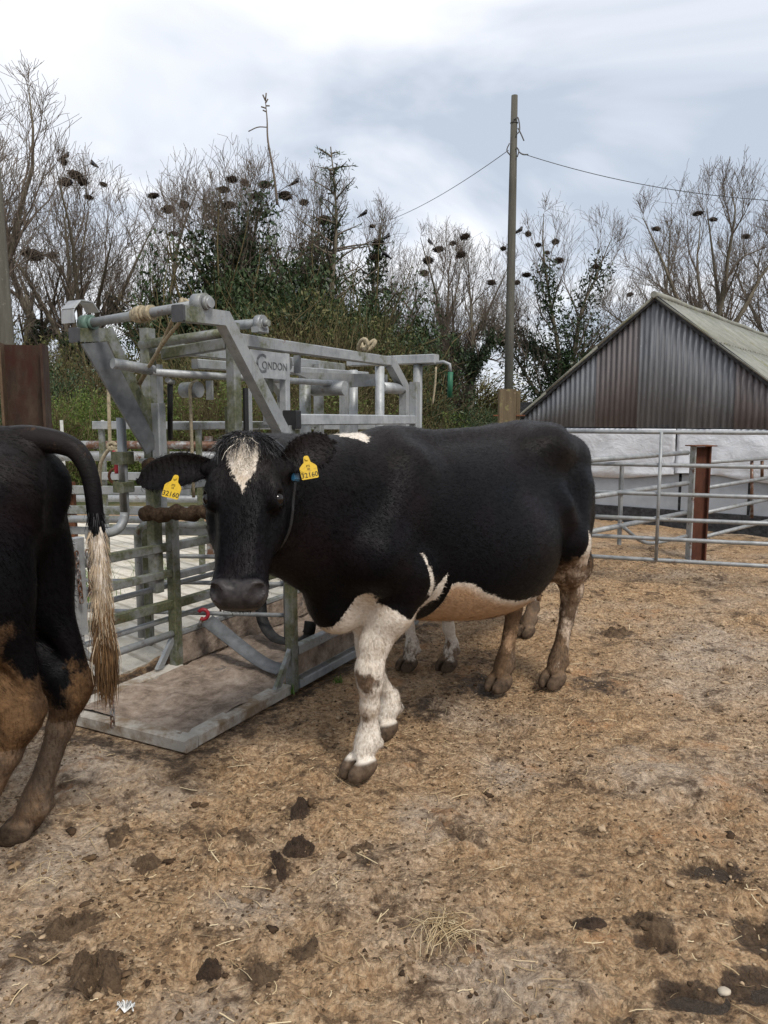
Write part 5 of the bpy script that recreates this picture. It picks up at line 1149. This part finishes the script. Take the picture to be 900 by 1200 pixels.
# dung and slurry
def dung_mat(name, a, b, rough):
    g = G(name, rough, .28); g.color(g.ramp(g.noise(45, 6, .75), [(.3, a), (.7, b)])); g.bump(g.noise(75, 6, .75), .014, 1); return g.m
M_dung = dung_mat('dung_wet', (.016, .010, .007), (.085, .052, .030), .5); M_dung2 = dung_mat('dung_dry', (.05, .031, .018), (.18, .118, .068), .88); M_slurry = dung_mat('slurry', (.030, .022, .016), (.085, .064, .046), .2)
def pat(px, py, rx, ry, h, mat, label, name='dung_pat', cat='dung', seed=0, group=None):
    p = at_z(px, py, 0); m, k = 80, 22; a0 = seed * 1.7; A, T_ = np.meshgrid(2 * np.pi * np.arange(m) / m, np.arange(1, k + 1) / k, indexing='xy'); A, T_ = A.ravel(), T_.ravel()
    rr = 1 + .26 * fbm(np.cos(A) * 1.5 + seed * 5, np.sin(A) * 1.5, seed=seed, octaves=5, gain=.5); x_, y_ = rx * rr * T_ * np.cos(A), ry * rr * T_ * np.sin(A)
    X, Y = x_ * math.cos(a0) - y_ * math.sin(a0), x_ * math.sin(a0) + y_ * math.cos(a0); g0 = gheight(X + p.x, Y + p.y) - float(gheight(p.x, p.y))
    zz = g0 + h * (1 - T_ ** 1.8) * (.75 + .9 * fbm(X * 34 + seed, Y * 34, seed=seed + 3, octaves=4, gain=.6)) + .0025 - .008 * T_ ** 6
    v = [(0, 0, h)] + [tuple(q) for q in np.stack([X, Y, zz], 1)]; f = [(0, 1 + i, 1 + (i + 1) % m) for i in range(m)] + [(1 + (j - 1) * m + i, 1 + j * m + i, 1 + j * m + (i + 1) % m, 1 + (j - 1) * m + (i + 1) % m) for j in range(1, k) for i in range(m)]
    mb = MB(); mb._add(v, f, True); o = mb.build(name, mat); o.location = (p.x, p.y, float(gheight(p.x, p.y))); tag(o, label, cat, group); return o
for k, (px, py, rx, ry, h, mt, lb) in enumerate((
    (350, 948, .075, .04, .030, M_dung, 'dark wet dung pat on orange-stained ground by the front hoof'), (350, 986, .06, .045, .028, M_dung, 'dark dung pat just below the wet one'),
    (327, 1011, .075, .022, .030, M_dung, 'long dark dung roll beside a twig'), (424, 985, .05, .017, .022, M_dung2, 'short dark dung strip right of the pats'), (290, 978, .035, .03, .022, M_dung2, 'small round dry dung lump left of the pats'),
    (84, 1083, .09, .06, .035, M_dung2, 'broad crumbly dung heap with straw'), (110, 1140, .10, .07, .04, M_dung2, 'largest crumbly dung heap below the broad one'), (247, 1136, .03, .045, .024, M_dung, 'narrow dark dung lump standing alone'),
    (305, 1140, .06, .035, .02, M_dung2, 'flat cracked brown dung cake'), (357, 1112, .03, .04, .012, M_dung2, 'small brown dung crumb pile'), (137, 975, .04, .06, .022, M_dung2, 'brown dung smear near the muddy hind hoof'),
    (172, 1005, .04, .05, .016, M_dung2, 'dark lump of dung between straw stalks'), (722, 738, .12, .10, .03, M_dung2, 'dark dung mound behind the hind legs'), (785, 660, .1, .07, .035, M_dung2, 'flat dung under the tube gate'),
    (690, 1075, .05, .04, .015, M_dung, 'dark dung spot on the straw-covered floor'), (760, 1078, .08, .05, .022, M_dung2, 'brown dung patch below the slurry pool'))):
    pat(px, py, rx, ry, h, mt, lb, seed=k + 1)
for (p, rx, ry), lb in zip(PUDW, ('small shiny grey slurry pool by itself', 'wide black slurry pool at the pen edge', 'dark wet slurry streak with a pale pebble', 'thin grey slurry film between the two dark pools', 'tiny slurry pool beside the brown dung patch')):
    mb = MB(); mb._add([(0, 0, 0)] + [(rx * 1.25 * math.cos(a), ry * 1.3 * math.sin(a), 0) for a in np.linspace(0, 2 * math.pi, 41)[:-1]], [(0, 1 + i, 1 + (i + 1) % 40) for i in range(40)], True)
    o = mb.build('slurry_pool', M_slurry); o.location = (p.x, p.y, float(gheight(p.x, p.y)) + .006); tag(o, lb, 'slurry')
pb = at_z(849, 1163, 0); v, f = rough_blob(71, 2, (1, .8, .5), .2); o = link_mesh('pebble', np_mesh('pebble', v * .017, f), plain('pebble', (.42, .36, .28), var=.2), None, True); o.location = (pb.x, pb.y, float(gheight(pb.x, pb.y)) + .014); tag(o, 'pale rounded pebble lying in the slurry streak', 'pebble')
# hay wisps and a feather
def wisp(px, py, n, L, spread, label, name='hay_wisp', mat=None, up=.25, seed=1):
    p = at_z(px, py, 0); rg = np.random.default_rng(seed); mb = MB()
    for _ in range(n):
        a = rg.uniform(0, 6.28); s = Vector((rg.normal() * spread, rg.normal() * spread, .004)); d = Vector((math.cos(a), math.sin(a), rg.uniform(0, up))); l = L * rg.uniform(.4, 1.2); sd = Vector((-d.y, d.x, 0))
        P = [s + d * (l * (t - .5)) + sd * (l * .25 * math.sin(t * 3 + a)) + Vector((0, 0, .012 + .02 * math.sin(t * 3.1) * rg.random())) for t in (0, .25, .5, .75, 1)]; mb.tube(P, .0013, 3, caps=False)
    o = mb.build(name, mat or M_straw); o.location = (p.x, p.y, float(gheight(p.x, p.y)) + .004); return tag(o, label, 'hay')
wisp(520, 1092, 60, .16, .035, 'tangled wisp of pale hay on the pen floor'); wisp(60, 560 + 470, 10, .12, .05, 'few thin hay stalks left of the dung heap', seed=4)
fe = at_z(146, 1189, 0); mb = MB()
for k in range(40): a = rs.uniform(-.9, .9); mb.tube([(0, 0, .006), (.022 * math.sin(a) * rs.random() + .01 * a, .022 * math.cos(a), .012 + .012 * rs.random()), (.03 * math.sin(a), .03 * math.cos(a) * rs.random(), .008 + .014 * rs.random())], .0012, 3, caps=False)
o = mb.build('feather', plain('feather', (.78, .77, .74), var=.06)); o.location = (fe.x, fe.y, float(gheight(fe.x, fe.y)) + .002); tag(o, 'small fluffy white feather on the ground', 'feather')
def grass_tuft(loc, n, h, label, seed):
    rg = np.random.default_rng(seed); mb = MB()
    for _ in range(n):
        a = rg.uniform(0, 6.28); l = h * rg.uniform(.5, 1.1); o_ = Vector((rg.normal() * h * .22, rg.normal() * h * .22, 0)); d = Vector((math.cos(a), math.sin(a), 0)); s = Vector((-d.y, d.x, 0)) * .0028
        P = [o_ + d * (l * .55 * t * t) + Vector((0, 0, l * t * (1 - .25 * t))) for t in (0, .4, .75, 1)]; v = []
        for i, p in enumerate(P): v += [p - s * (1 - i / 3.2), p + s * (1 - i / 3.2)]
        mb._add(v, [(2 * i, 2 * i + 1, 2 * i + 3, 2 * i + 2) for i in range(3)], True)
    o = mb.build('grass_tuft', M_grass); o.location = loc; tag(o, label, 'grass')
def leafy(name, cols, rough=.6, spec=.3, trans=.25):
    g = G(name, rough, spec); r = g.node('ShaderNodeNewGeometry').outputs['Random Per Island']; c = g.ramp(r, [(i / (len(cols) - 1), q) for i, q in enumerate(cols)]); g.color(c)
    tr = g.node('ShaderNodeBsdfTranslucent'); g.put(tr.inputs['Color'], c); mx = g.node('ShaderNodeMixShader'); mx.inputs[0].default_value = trans
    out = g.t.nodes['Material Output']; g.t.links.new(g.b.outputs[0], mx.inputs[1]); g.t.links.new(tr.outputs[0], mx.inputs[2]); g.t.links.new(mx.outputs[0], out.inputs['Surface']); return g.m
M_grass = leafy('grass_blades', [(.05, .10, .015), (.10, .19, .03), (.16, .26, .06)])
q = at_z(338, 812, 0); grass_tuft((q.x, q.y, 0), 40, .075, 'small green grass tuft at the foot of the crush post', 2)
q = at_z(396, 800, 0); grass_tuft((q.x, q.y, 0), 22, .055, 'sparse grass tuft beside the lower crush rail', 3)
q = at_y(100, 630, 6.2); grass_tuft((q.x, q.y, 0), 160, .45, 'tall bright grass tuft behind the tail', 4); q = at_y(178, 625, 6.9); grass_tuft((q.x, q.y, 0), 120, .35, 'bright grass tuft behind the padded roller', 5)
print('ground', round(time.time() - _T0, 1))
# ================================================================== trees, hedge, nests
def grow(seed, H, r0, fork=.30, limbs=6, spread=.55, up=.35, kids=(6, 6, 5), dens=1.0, lean=0.0):
    """returns arrays of segments p0,p1,r0,r1,level for a bare tree of height about H"""
    rg = random.Random(seed); S = []
    def branch(p, d, L, r, lev, nseg):
        st = L / nseg; pts = [(p, d, r)]; r_in = r
        for i in range(nseg):
            wob = .085 + .03 * lev
            d = (d + Vector((rg.gauss(0, wob), rg.gauss(0, wob), rg.gauss(0, wob) + up * .13 * (lev > 0)))).normalized(); q = p + d * st; r1 = max((r - r_in * .90 / nseg) if lev else r * (1 - .30 / nseg), .0055)
            S.append((p, q, r, r1, lev)); p, r = q, r1; pts.append((p, d, r))
        return pts
    def side(d, ang):
        a = rg.uniform(0, 6.283); _, s, u = frame_of(d); return (d * math.cos(ang) + (s * math.cos(a) + u * math.sin(a)) * math.sin(ang)).normalized()
    tr = branch(Vector((0, 0, -.2)), Vector((lean, 0, 1)).normalized(), H * fork, r0, 0, 5)
    C, RH, RV = Vector((0, 0, H * .64)), H * spread, H * .36
    def reach(p, d):                                   # distance to the crown's outline
        e = Vector(((p.x - C.x) / RH, (p.y - C.y) / RH, (p.z - C.z) / RV)); f = Vector((d.x / RH, d.y / RH, d.z / RV)); a, b, c = f.dot(f), e.dot(f), e.dot(e) - 1; q = b * b - a * c
        return max(.4, (-b + math.sqrt(q)) / a) if q > 0 else .6
    def sub(pts, L, lev):
        if lev > len(kids): return
        n = max(2, int(kids[lev - 1] * dens * rg.uniform(.8, 1.25)))
        for k in range(n):
            t = rg.uniform(.18 if lev == 1 else .25, 1.0) if k else 1.0; i = min(int(t * (len(pts) - 1)), len(pts) - 1); p, d, r = pts[i]; dd = side(d, rg.uniform(.30, .95)); dd = (dd + Vector((0, 0, .35))).normalized()
            l = min(reach(p, dd) * rg.uniform(.75, 1.08), (3.4, 1.9, 1.0)[lev - 1] * rg.uniform(.55, 1.1)); sub(branch(p, dd, l, max(r * rg.uniform(.40, .6), .006), lev + 1, 5 if lev == 1 else 3), l, lev + 1)
    for k in range(limbs):
        i = rg.choice((2, 3, 4, 5, 5)); p, d, r = tr[min(i, len(tr) - 1)]; a = 2 * math.pi * k / limbs + rg.uniform(-.4, .4); tilt = rg.uniform(.08, 1.2)
        dd = Vector((math.cos(a) * math.sin(tilt), math.sin(a) * math.sin(tilt), math.cos(tilt))); L = reach(p, dd) * rg.uniform(.82, 1.0)
        sub(branch(p, dd, L, r * rg.uniform(.44, .70), 1, 8), L, 1)
    return S
def seg_mesh(name, S, n, grow_r=1.0):
    p0 = np.array([s[0][:] for s in S]); p1 = np.array([s[1][:] for s in S]); r0 = np.array([s[2] for s in S]) * grow_r; r1 = np.array([s[3] for s in S]) * grow_r
    d = p1 - p0; d /= np.linalg.norm(d, axis=1)[:, None] + 1e-9; ref = np.where(np.abs(d[:, 2:3]) > .9, np.array([[1., 0, 0]]), np.array([[0, 0, 1.]])); s = np.cross(d, ref); s /= np.linalg.norm(s, axis=1)[:, None]; u = np.cross(s, d); V = []
    for p, r in ((p0, r0), (p1, r1)):
        for k in range(n): a = 2 * math.pi * k / n; V.append(p + (s * math.cos(a) + u * math.sin(a)) * r[:, None])
    V = np.stack(V, 1); m = len(S); F = np.concatenate([np.arange(m)[:, None] * 2 * n + np.array([[k, (k + 1) % n, n + (k + 1) % n, n + k]]) for k in range(n)])
    me = np_mesh(name, V.reshape(-1, 3), F); me.polygons.foreach_set('use_smooth', np.ones(len(me.polygons), bool)); return me
def leaf_mesh(name, P, size, rg, aspect=.8):
    """one bent leaf (two triangles) at each point"""
    n = len(P); d = rg.normal(size=(n, 3)); d /= np.linalg.norm(d, axis=1)[:, None]; e = rg.normal(size=(n, 3)); e -= d * (e * d).sum(1)[:, None]; e /= np.linalg.norm(e, axis=1)[:, None]; s = size * rg.uniform(.55, 1.3, n)[:, None]; b = np.cross(d, e)
    V = np.stack([P - d * s, P + e * s * aspect * .5 + b * s * .15, P + d * s, P - e * s * aspect * .5 + b * s * .15], 1); return np_mesh(name, V.reshape(-1, 3), np.arange(4 * n).reshape(n, 4))
def bark(name, a, b):
    g = G(name, .95, .1); c = g.ramp(g.noise(3, 5, .7, g.map((2, 2, .5))), [(.3, a), (.7, b)]); g.color(c); return g.m
M_bark = bark('bark_grey', (.10, .085, .062), (.21, .185, .14)); M_twig = bark('twig_brown', (.10, .080, .064), (.20, .165, .135)); M_twig_ol = bark('twig_olive', (.075, .062, .030), (.17, .14, .075))
M_ivy = leafy('ivy_leaves', [(.010, .020, .007), (.020, .040, .013), (.035, .060, .022), (.06, .082, .045)], .42, .4, .12)
M_scrub = leafy('scrub_leaves', [(.055, .068, .020), (.105, .115, .040), (.155, .15, .060), (.20, .18, .09)], .7, .2, .3)
M_bush = leafy('bush_leaves', [(.045, .080, .012), (.085, .135, .022), (.13, .175, .035), (.19, .21, .07)], .55, .3, .3)
M_dkleaf = leafy('dark_leaves', [(.014, .030, .010), (.028, .052, .018), (.050, .080, .028), (.085, .11, .05)], .5, .35, .15)
rt = np.random.default_rng(77)
kinds = []
for k, kw in enumerate((dict(fork=.38, limbs=7, spread=.36, kids=(10, 8, 5)), dict(fork=.46, limbs=6, spread=.28, kids=(11, 8, 5)), dict(fork=.33, limbs=8, spread=.40, kids=(9, 8, 5)), dict(fork=.42, limbs=7, spread=.30, kids=(10, 8, 5)))):
    S = grow(100 + k, 12.0, .34, **kw); kinds.append((S, seg_mesh('trunk', [s for s in S if s[4] <= 1], 7), seg_mesh('crown', [s for s in S if s[4] >= 2], 3, 1.15)))
print('segments', [len(k[0]) for k in kinds])
def ivy_on(S, frac, n, size, hmax, rad, seed):
    rg = np.random.default_rng(seed); ss = [s for s in S if s[4] <= 1 and s[1].z < hmax]; w = np.array([(s[1] - s[0]).length for s in ss]); i = rg.choice(len(ss), n, p=w / w.sum()); t = rg.random(n)
    P = np.array([np.array(ss[a][0].lerp(ss[a][1], b)) for a, b in zip(i, t)]); z = P[:, 2]; rr = rad * (.35 + .65 * np.clip(1 - z / hmax, 0, 1) ** .4) * (1 + .5 * fbm(P[:, 0] * 1.2, P[:, 1] * 1.2, P[:, 2] * 1.2, seed=seed, octaves=2))
    d = rg.normal(size=(n, 3)); d /= np.linalg.norm(d, axis=1)[:, None]; P = P + d * (rr * rg.random(n) ** .5)[:, None]; return leaf_mesh('ivy', P, size, rg)
IVY = {}
def tree(px, top, Y, kind, rz, label, ivy=0.0, group='bare trees of the rookery', sx=1.0, base_px=None):
    b = at_y(px, 480, Y); H = at_y(px, top, Y).z; S, tm, cm = kinds[kind]; hz = 12.0; sc = H / hz
    root = empty('bare_tree' if ivy < .3 else 'ivy_clad_tree', (b.x, b.y, 0), rz); root.scale = (sc * sx, sc * sx, sc); tag(root, label, 'tree', group)
    link_mesh('trunk', tm, M_bark, root); link_mesh('crown', cm, M_twig, root)
    if ivy > 0:
        key = (kind, round(ivy, 1))
        if key not in IVY: IVY[key] = ivy_on(S, ivy, int(2200 + 7500 * ivy), .115, 3.0 + 7.5 * ivy, .35 + .75 * ivy, 7 + kind)
        link_mesh('ivy', IVY[key], M_ivy, root)
    return root
TREES = [(-30, 70, 25, 0, .3, 0, 1.1, 'tall bare tree with wide fine twigs beside the left pole'), (38, 165, 31, 1, 1.1, .3, 1.0, 'bare tree with flat broad nests behind the left column'),
 (96, 180, 28, 2, 2.3, .3, 1.0, 'bare tree topped by a cluster of nests near the left pole'), (192, 203, 30, 1, 4.0, .5, .95, 'bare tree with three round nests at its top'),
 (276, 160, 29, 3, 2.0, 1.0, 1.0, 'tall tree smothered in dark ivy above the crush'), (335, 190, 31, 2, .9, .9, .9, 'ivy tree between the tall ivy tree and the conifer'),
 (428, 238, 31, 1, 2.7, 1.0, .9, 'ivy covered tree just past the conifer, nests on top'), (478, 292, 38, 0, 3.3, .3, 1.0, 'small distant bare tree left of the twin trunks'),
 (520, 262, 33, 2, 1.6, .5, 1.0, 'dark bare tree crowded with nests left of the telegraph pole'), (556, 276, 30, 1, 5.5, .5, .8, 'leaning ivy trunk close to the telegraph pole'),
 (655, 238, 31, 0, 4.4, .9, .95, 'spreading tree with thick ivy trunk beside the barn roof'), (770, 262, 40, 1, 1.9, 0, 1.0, 'pale bare tree just behind the barn ridge'),
 (822, 200, 30, 2, 5.0, 0, .95, 'large round bare tree rising over the barn roof'), (898, 240, 33, 3, 2.2, 0, 1.0, 'bare tree past the large round one over the barn'), (965, 205, 31, 0, 1.0, 0, 1.0, 'bare tree standing beyond the far end of the barn')]
TPOS = []
for (px, top, Y, k, rz, iv, sx, lb) in TREES: TPOS.append((px, Y, tree(px, top, Y, k, rz, lb, iv, sx=sx)))
# the thin conifer with drooping sprays
def conifer(px, top, Y):
    b = at_y(px, 480, Y); H = at_y(px, top, Y).z; rg = random.Random(9); root = empty('conifer', (b.x, b.y, 0)); tag(root, 'open dark conifer with drooping branches between ivy trees', 'tree'); T, B, LP = [], [], []
    for i in range(10): T.append((Vector((.12 * math.sin(i), 0, H * i / 10)), Vector((.12 * math.sin(i + 1), 0, H * (i + 1) / 10)), .2 * (1 - i / 10.5), .2 * (1 - (i + 1) / 10.5) + .012, 0))
    for k in range(52):
        t = rg.uniform(.30, .985); z = H * t; a = rg.uniform(0, 6.28); L = (1 - t) * 5.2 * rg.uniform(.35, 1.15) + .45; p = Vector((.12 * math.sin(t * 10), 0, z)); d = Vector((math.cos(a), math.sin(a), rg.uniform(.2, .9)))
        for j in range(7):
            q = p + d * (L / 7); B.append((p, q, .035 * (1 - j / 8) + .008, .035 * (1 - (j + 1) / 8) + .008, 2)); d = (d + Vector((rg.gauss(0, .08), rg.gauss(0, .08), -.05 + .13 * (j > 3)))).normalized(); p = q
            for _ in range(3): LP.append(np.array(p) + np.array((rg.gauss(0, .1), rg.gauss(0, .1), rg.gauss(-.08, .08))))
    link_mesh('trunk', seg_mesh('trunk', T, 7), M_bark, root); link_mesh('crown', seg_mesh('crown', B, 3), M_twig, root); link_mesh('foliage', leaf_mesh('foliage', np.array(LP), .11, rt, .35), M_dkleaf, root)
conifer(392, 172, 29)
# a lone dead shoot above the ivy tree
sh = [at_y(*p, 28.5) for p in ((325, 240), (321, 205), (314, 165), (313, 140), (311, 118))]; root = empty('dead_shoot', (sh[0].x, sh[0].y, sh[0].z)); tag(root, 'single thin shoot rising far above the ivy tree', 'branch')
mb = MB(); mb.tube(catmull([p - sh[0] for p in sh], 5), [.055 - .04 * i / 20 for i in range(21)], 6); mb.build('stem', M_twig, root)
mb = MB(); mb.tube(catmull([at_y(*p, 28.5) - sh[0] for p in ((313, 149), (302, 149), (291, 154))], 4), .02, 5); mb.build('side_twig', M_twig, root)
mb = MB()
for p in (((311, 118), (308, 111)), ((312, 127), (306, 125)), ((311, 121), (314, 116)), ((312, 124), (316, 124)), ((312, 131), (308, 129)), ((311, 118), (312, 109))): mb.tube([at_y(*q_, 28.5) - sh[0] for q_ in p], .025, 4)
mb.build('tip_twigs', M_twig, root)
# scrub, bushes, hedge: twigs plus many small leaves
def shrub_kind(seed, n_leaf, leaf, twig_n, tall):
    rg = np.random.default_rng(seed); P = rg.normal(size=(n_leaf * 3, 3)); P /= np.linalg.norm(P, axis=1)[:, None]; P *= rg.random((len(P), 1)) ** .42; P[:, 2] = np.abs(P[:, 2]) * tall; dd = fbm(P[:, 0] * 2.6 + seed, P[:, 1] * 2.6, P[:, 2] * 2.6, seed=seed, octaves=3); P = P[dd > -.12][:n_leaf]
    out = 1 + .25 * fbm(P[:, 0] * 1.6 + seed * 3, P[:, 1] * 1.6, P[:, 2] * 1.6, seed=seed + 5, octaves=3); P = P * out[:, None]; T = []; rr = random.Random(seed)
    for _ in range(twig_n):
        a = rr.uniform(0, 6.28); rad = rr.uniform(0, .75); p = Vector((rad * math.cos(a), rad * math.sin(a), tall * rr.uniform(0, .75) * (1 - rad * .6))); d = Vector((math.cos(a) * rr.uniform(.1, .9), math.sin(a) * rr.uniform(.1, .9), rr.uniform(.2, 1))).normalized(); L = rr.uniform(.35, .8)
        for j in range(5): q_ = p + d * (L / 5); T.append((p, q_, .009 * (1 - j / 6), .009 * (1 - (j + 1) / 6), 2)); p = q_; d = (d + Vector((rr.gauss(0, .22), rr.gauss(0, .22), rr.gauss(0, .15)))).normalized()
    return leaf_mesh('foliage', P, leaf, rg), seg_mesh('stems', T, 3), tall
SK = [shrub_kind(3, 5200, .026, 900, 1.9), shrub_kind(4, 5200, .026, 900, 1.6), shrub_kind(5, 13000, .020, 150, 1.5)]
def shrub(px, top, Y, w, k, mat, label, name='shrub', group='scrub below the rookery', rz=0.0, tw=None):
    b = at_y(px, 480, Y); H = at_y(px, top, Y).z; sz = H / SK[k][2]; root = empty(name, (b.x, b.y, -.05), rz); wz = max(w, sz * .75); root.scale = (wz, wz, sz); tag(root, label, 'shrub', group)
    f = link_mesh('foliage', SK[k][0], None, root)
    if not SK[k][0].materials: SK[k][0].materials.append(M_scrub)
    f.material_slots[0].link = 'OBJECT'; f.material_slots[0].material = mat
    s = link_mesh('stems', SK[k][1], None, root); s['kind'] = 'stuff'
    if not SK[k][1].materials: SK[k][1].materials.append(M_twig_ol)
    return root
rr = random.Random(21)
SCR = 'tall olive scrub thicket in front of the rookery trees'
for (px, top, Y, w) in ((292, 362, 24, 2.0), (345, 345, 25, 2.2), (398, 362, 24, 2.1), (446, 375, 26, 2.0), (250, 392, 23, 2.0), (205, 398, 24, 2.0), (160, 400, 25, 2.0), (112, 396, 24, 2.0), (62, 392, 25, 2.1), (15, 385, 24, 2.0), (-30, 375, 23, 2.0), (372, 405, 21, 1.8), (318, 410, 21, 1.8)): shrub(px, top, Y, w, rr.randint(0, 1), M_scrub, SCR, 'scrub_thicket', rz=rr.uniform(0, 6))
for (px, top, Y, w) in ((40, 395, 18.5, 1.3), (70, 400, 19.5, 1.2), (14, 400, 17.5, 1.3), (262, 250, 27, 1.9), (300, 262, 27.5, 1.7), (430, 285, 28.5, 1.7), (345, 285, 28, 1.8), (385, 318, 28, 1.8), (235, 300, 28.5, 1.5), (412, 330, 27, 1.6), (455, 340, 29, 1.5), (545, 462, 26, 1.6), (575, 466, 28, 1.6), (500, 464, 27, 1.8), (630, 466, 25, 1.5), (662, 472, 24, 1.4)): shrub(px, top, Y, w, 2, M_dkleaf, 'dark evergreen bush of small glossy leaves among the trunks', 'evergreen_bush', 'dark evergreen bushes', rz=rr.uniform(0, 6))
for (px, top, Y, w) in ((100, 432, 15.5, 1.3), (140, 436, 15, 1.2), (182, 448, 16, 1.2), (65, 452, 14.5, .9), (245, 440, 17, 1.3), (290, 446, 17.5, 1.3), (330, 452, 18, 1.3), (385, 462, 19, 1.5), (510, 484, 18, 1.0), (440, 470, 20, 1.4), (220, 455, 16.5, 1.2)): shrub(px, top, Y, w, rr.randint(0, 2), M_bush, 'bright yellow-green bush at the foot of the scrub', 'green_bush', 'bright bushes along the yard edge', rz=rr.uniform(0, 6))
for k in range(14): shrub(-120 + k * 85, 455 - 14 * (k % 3), 44, 5.5, k % 2, M_scrub, 'far olive hedge bush seen between the tree trunks', 'hedge_bush', 'far hedge behind the trees', rz=k)
# rook nests and rooks
rn_ = random.Random(2); T = []
for _ in range(230):
    a, e_ = rn_.uniform(0, 6.28), rn_.uniform(-.9, .6); c = Vector((math.cos(a) * math.cos(e_) * .8, math.sin(a) * math.cos(e_) * .8, math.sin(e_) * .62)) * rn_.uniform(.45, 1.0); d = Vector((-math.sin(a) + rn_.gauss(0, .5), math.cos(a) + rn_.gauss(0, .5), rn_.gauss(0, .35))).normalized() * rn_.uniform(.35, .7); T.append((c - d, c + d, .035, .02, 2))
v, f = rough_blob(9, 2, (.66, .66, .60), .35); nest_me = seg_mesh('rook_nest', T, 4); core_me = np_mesh('nest_core', v, f); M_nest = bark('nest_twigs', (.030, .023, .019), (.075, .058, .046))
NESTS = [(75, 190, 12), (88, 205, 20), (97, 213, 16), (77, 213, 16), (121, 216, 11), (104, 231, 12), (180, 229, 14), (197, 245, 16), (216, 240, 14), (203, 274, 14), (40, 299, 22), (62, 299, 16), (30, 296, 14), (272, 210, 14), (262, 222, 16), (287, 214, 14), (310, 216, 18), (334, 229, 18), (356, 237, 13), (380, 258, 24), (268, 240, 18), (300, 230, 16), (436, 265, 10), (443, 284, 14), (440, 302, 16), (452, 341, 14),
 (502, 305, 16), (514, 292, 14), (531, 285, 9), (545, 277, 12), (497, 320, 16), (540, 298, 14), (576, 331, 13), (590, 291, 11), (619, 274, 13), (631, 287, 9), (651, 283, 11), (655, 305, 14), (698, 312, 13), (617, 322, 12), (606, 331, 10), (641, 296, 9), (738, 345, 10), (769, 268, 11), (818, 250, 12), (836, 257, 10), (874, 277, 12)]
def nest_label(px):
    if px < 150: return 'dark twig nest in the bare trees beside the left pole'
    if px < 230: return 'dark twig nest in the bare tree left of the ivy tree'
    if px < 400: return 'dark twig nest on the tall ivy tree or conifer'
    if px < 460: return 'dark twig nest on the ivy tree past the conifer'
    if px < 600: return 'dark twig nest in the dark tree left of the telegraph pole'
    if px < 745: return 'dark twig nest in the spreading tree beside the barn'
    return 'dark twig nest in the round tree over the barn roof'
def nearest_tree(px):
    return min(TPOS, key=lambda t: abs(t[0] - px))
for (px, py, s) in NESTS:
    Y = nearest_tree(px)[1] - .6; p = at_y(px, py, Y); o = empty('rook_nest', p, rn_.uniform(0, 6)); w = s / 900 * Y * .50 * .78; o.scale = (w * rn_.uniform(.8, 1.5), w * rn_.uniform(.8, 1.4), w * rn_.uniform(.95, 1.4)); o.rotation_euler[1] = rn_.uniform(-.25, .25); tag(o, nest_label(px), 'nest', nest_label(px).replace('dark twig nest', 'nests'))
    link_mesh('twig_shell', nest_me, M_nest, o); link_mesh('nest_core', core_me, M_nest, o)
M_rook = plain('rook_black', (.012, .012, .015), .4)
def rook_mesh():
    fd = Field((-.35, -.15, -.16), (.34, .15, .24), .016); fd.cone((-.12, 0, -.02), (.10, 0, .05), .06, .085, .04); fd.cone((.10, 0, .05), (.16, 0, .14), .06, .042, .04); fd.cone((.17, 0, .14), (.26, 0, .12), .024, .006, .02); fd.cone((-.12, 0, -.02), (-.32, 0, -.09), .045, .02, .03)
    for s in (1, -1): fd.cone((.06, s * .07, .05), (-.24, s * .04, -.04), .035, .012, .02); fd.cone((.0, s * .03, -.05), (.01, s * .03, -.15), .012, .009, .01)
    V, F = fd.mesh(); return np_mesh('rook', V, F)
rk = rook_mesh()
for (px, py, rz, on) in ((110, 193, 2.6, 'twig above the left nest cluster'), (76, 184, .4, 'nest at the very top of the left cluster'), (346, 214, .2, 'ivy tree top beside the shoot'), (376, 233, 1.4, 'conifer stem near its nest'), (426, 251, .2, 'conifer side branch'), (453, 278, .6, 'twig right of the ivy tree nests'), (452, 299, 3.3, 'lower nest of the ivy tree'), (608, 271, .1, 'twig right of the telegraph pole'), (504, 284, 2.0, 'twig above the dark nest tree')):
    Y = nearest_tree(px)[1] - .8; o = link_mesh('rook', rk, M_rook, None, True); o.location = at_y(px, py, Y); o.rotation_euler = (0, R(-15), rz); o.scale = (.85,) * 3; tag(o, 'black rook perched on the ' + on, 'bird', 'rooks in the treetops')
print('trees', round(time.time() - _T0, 1))
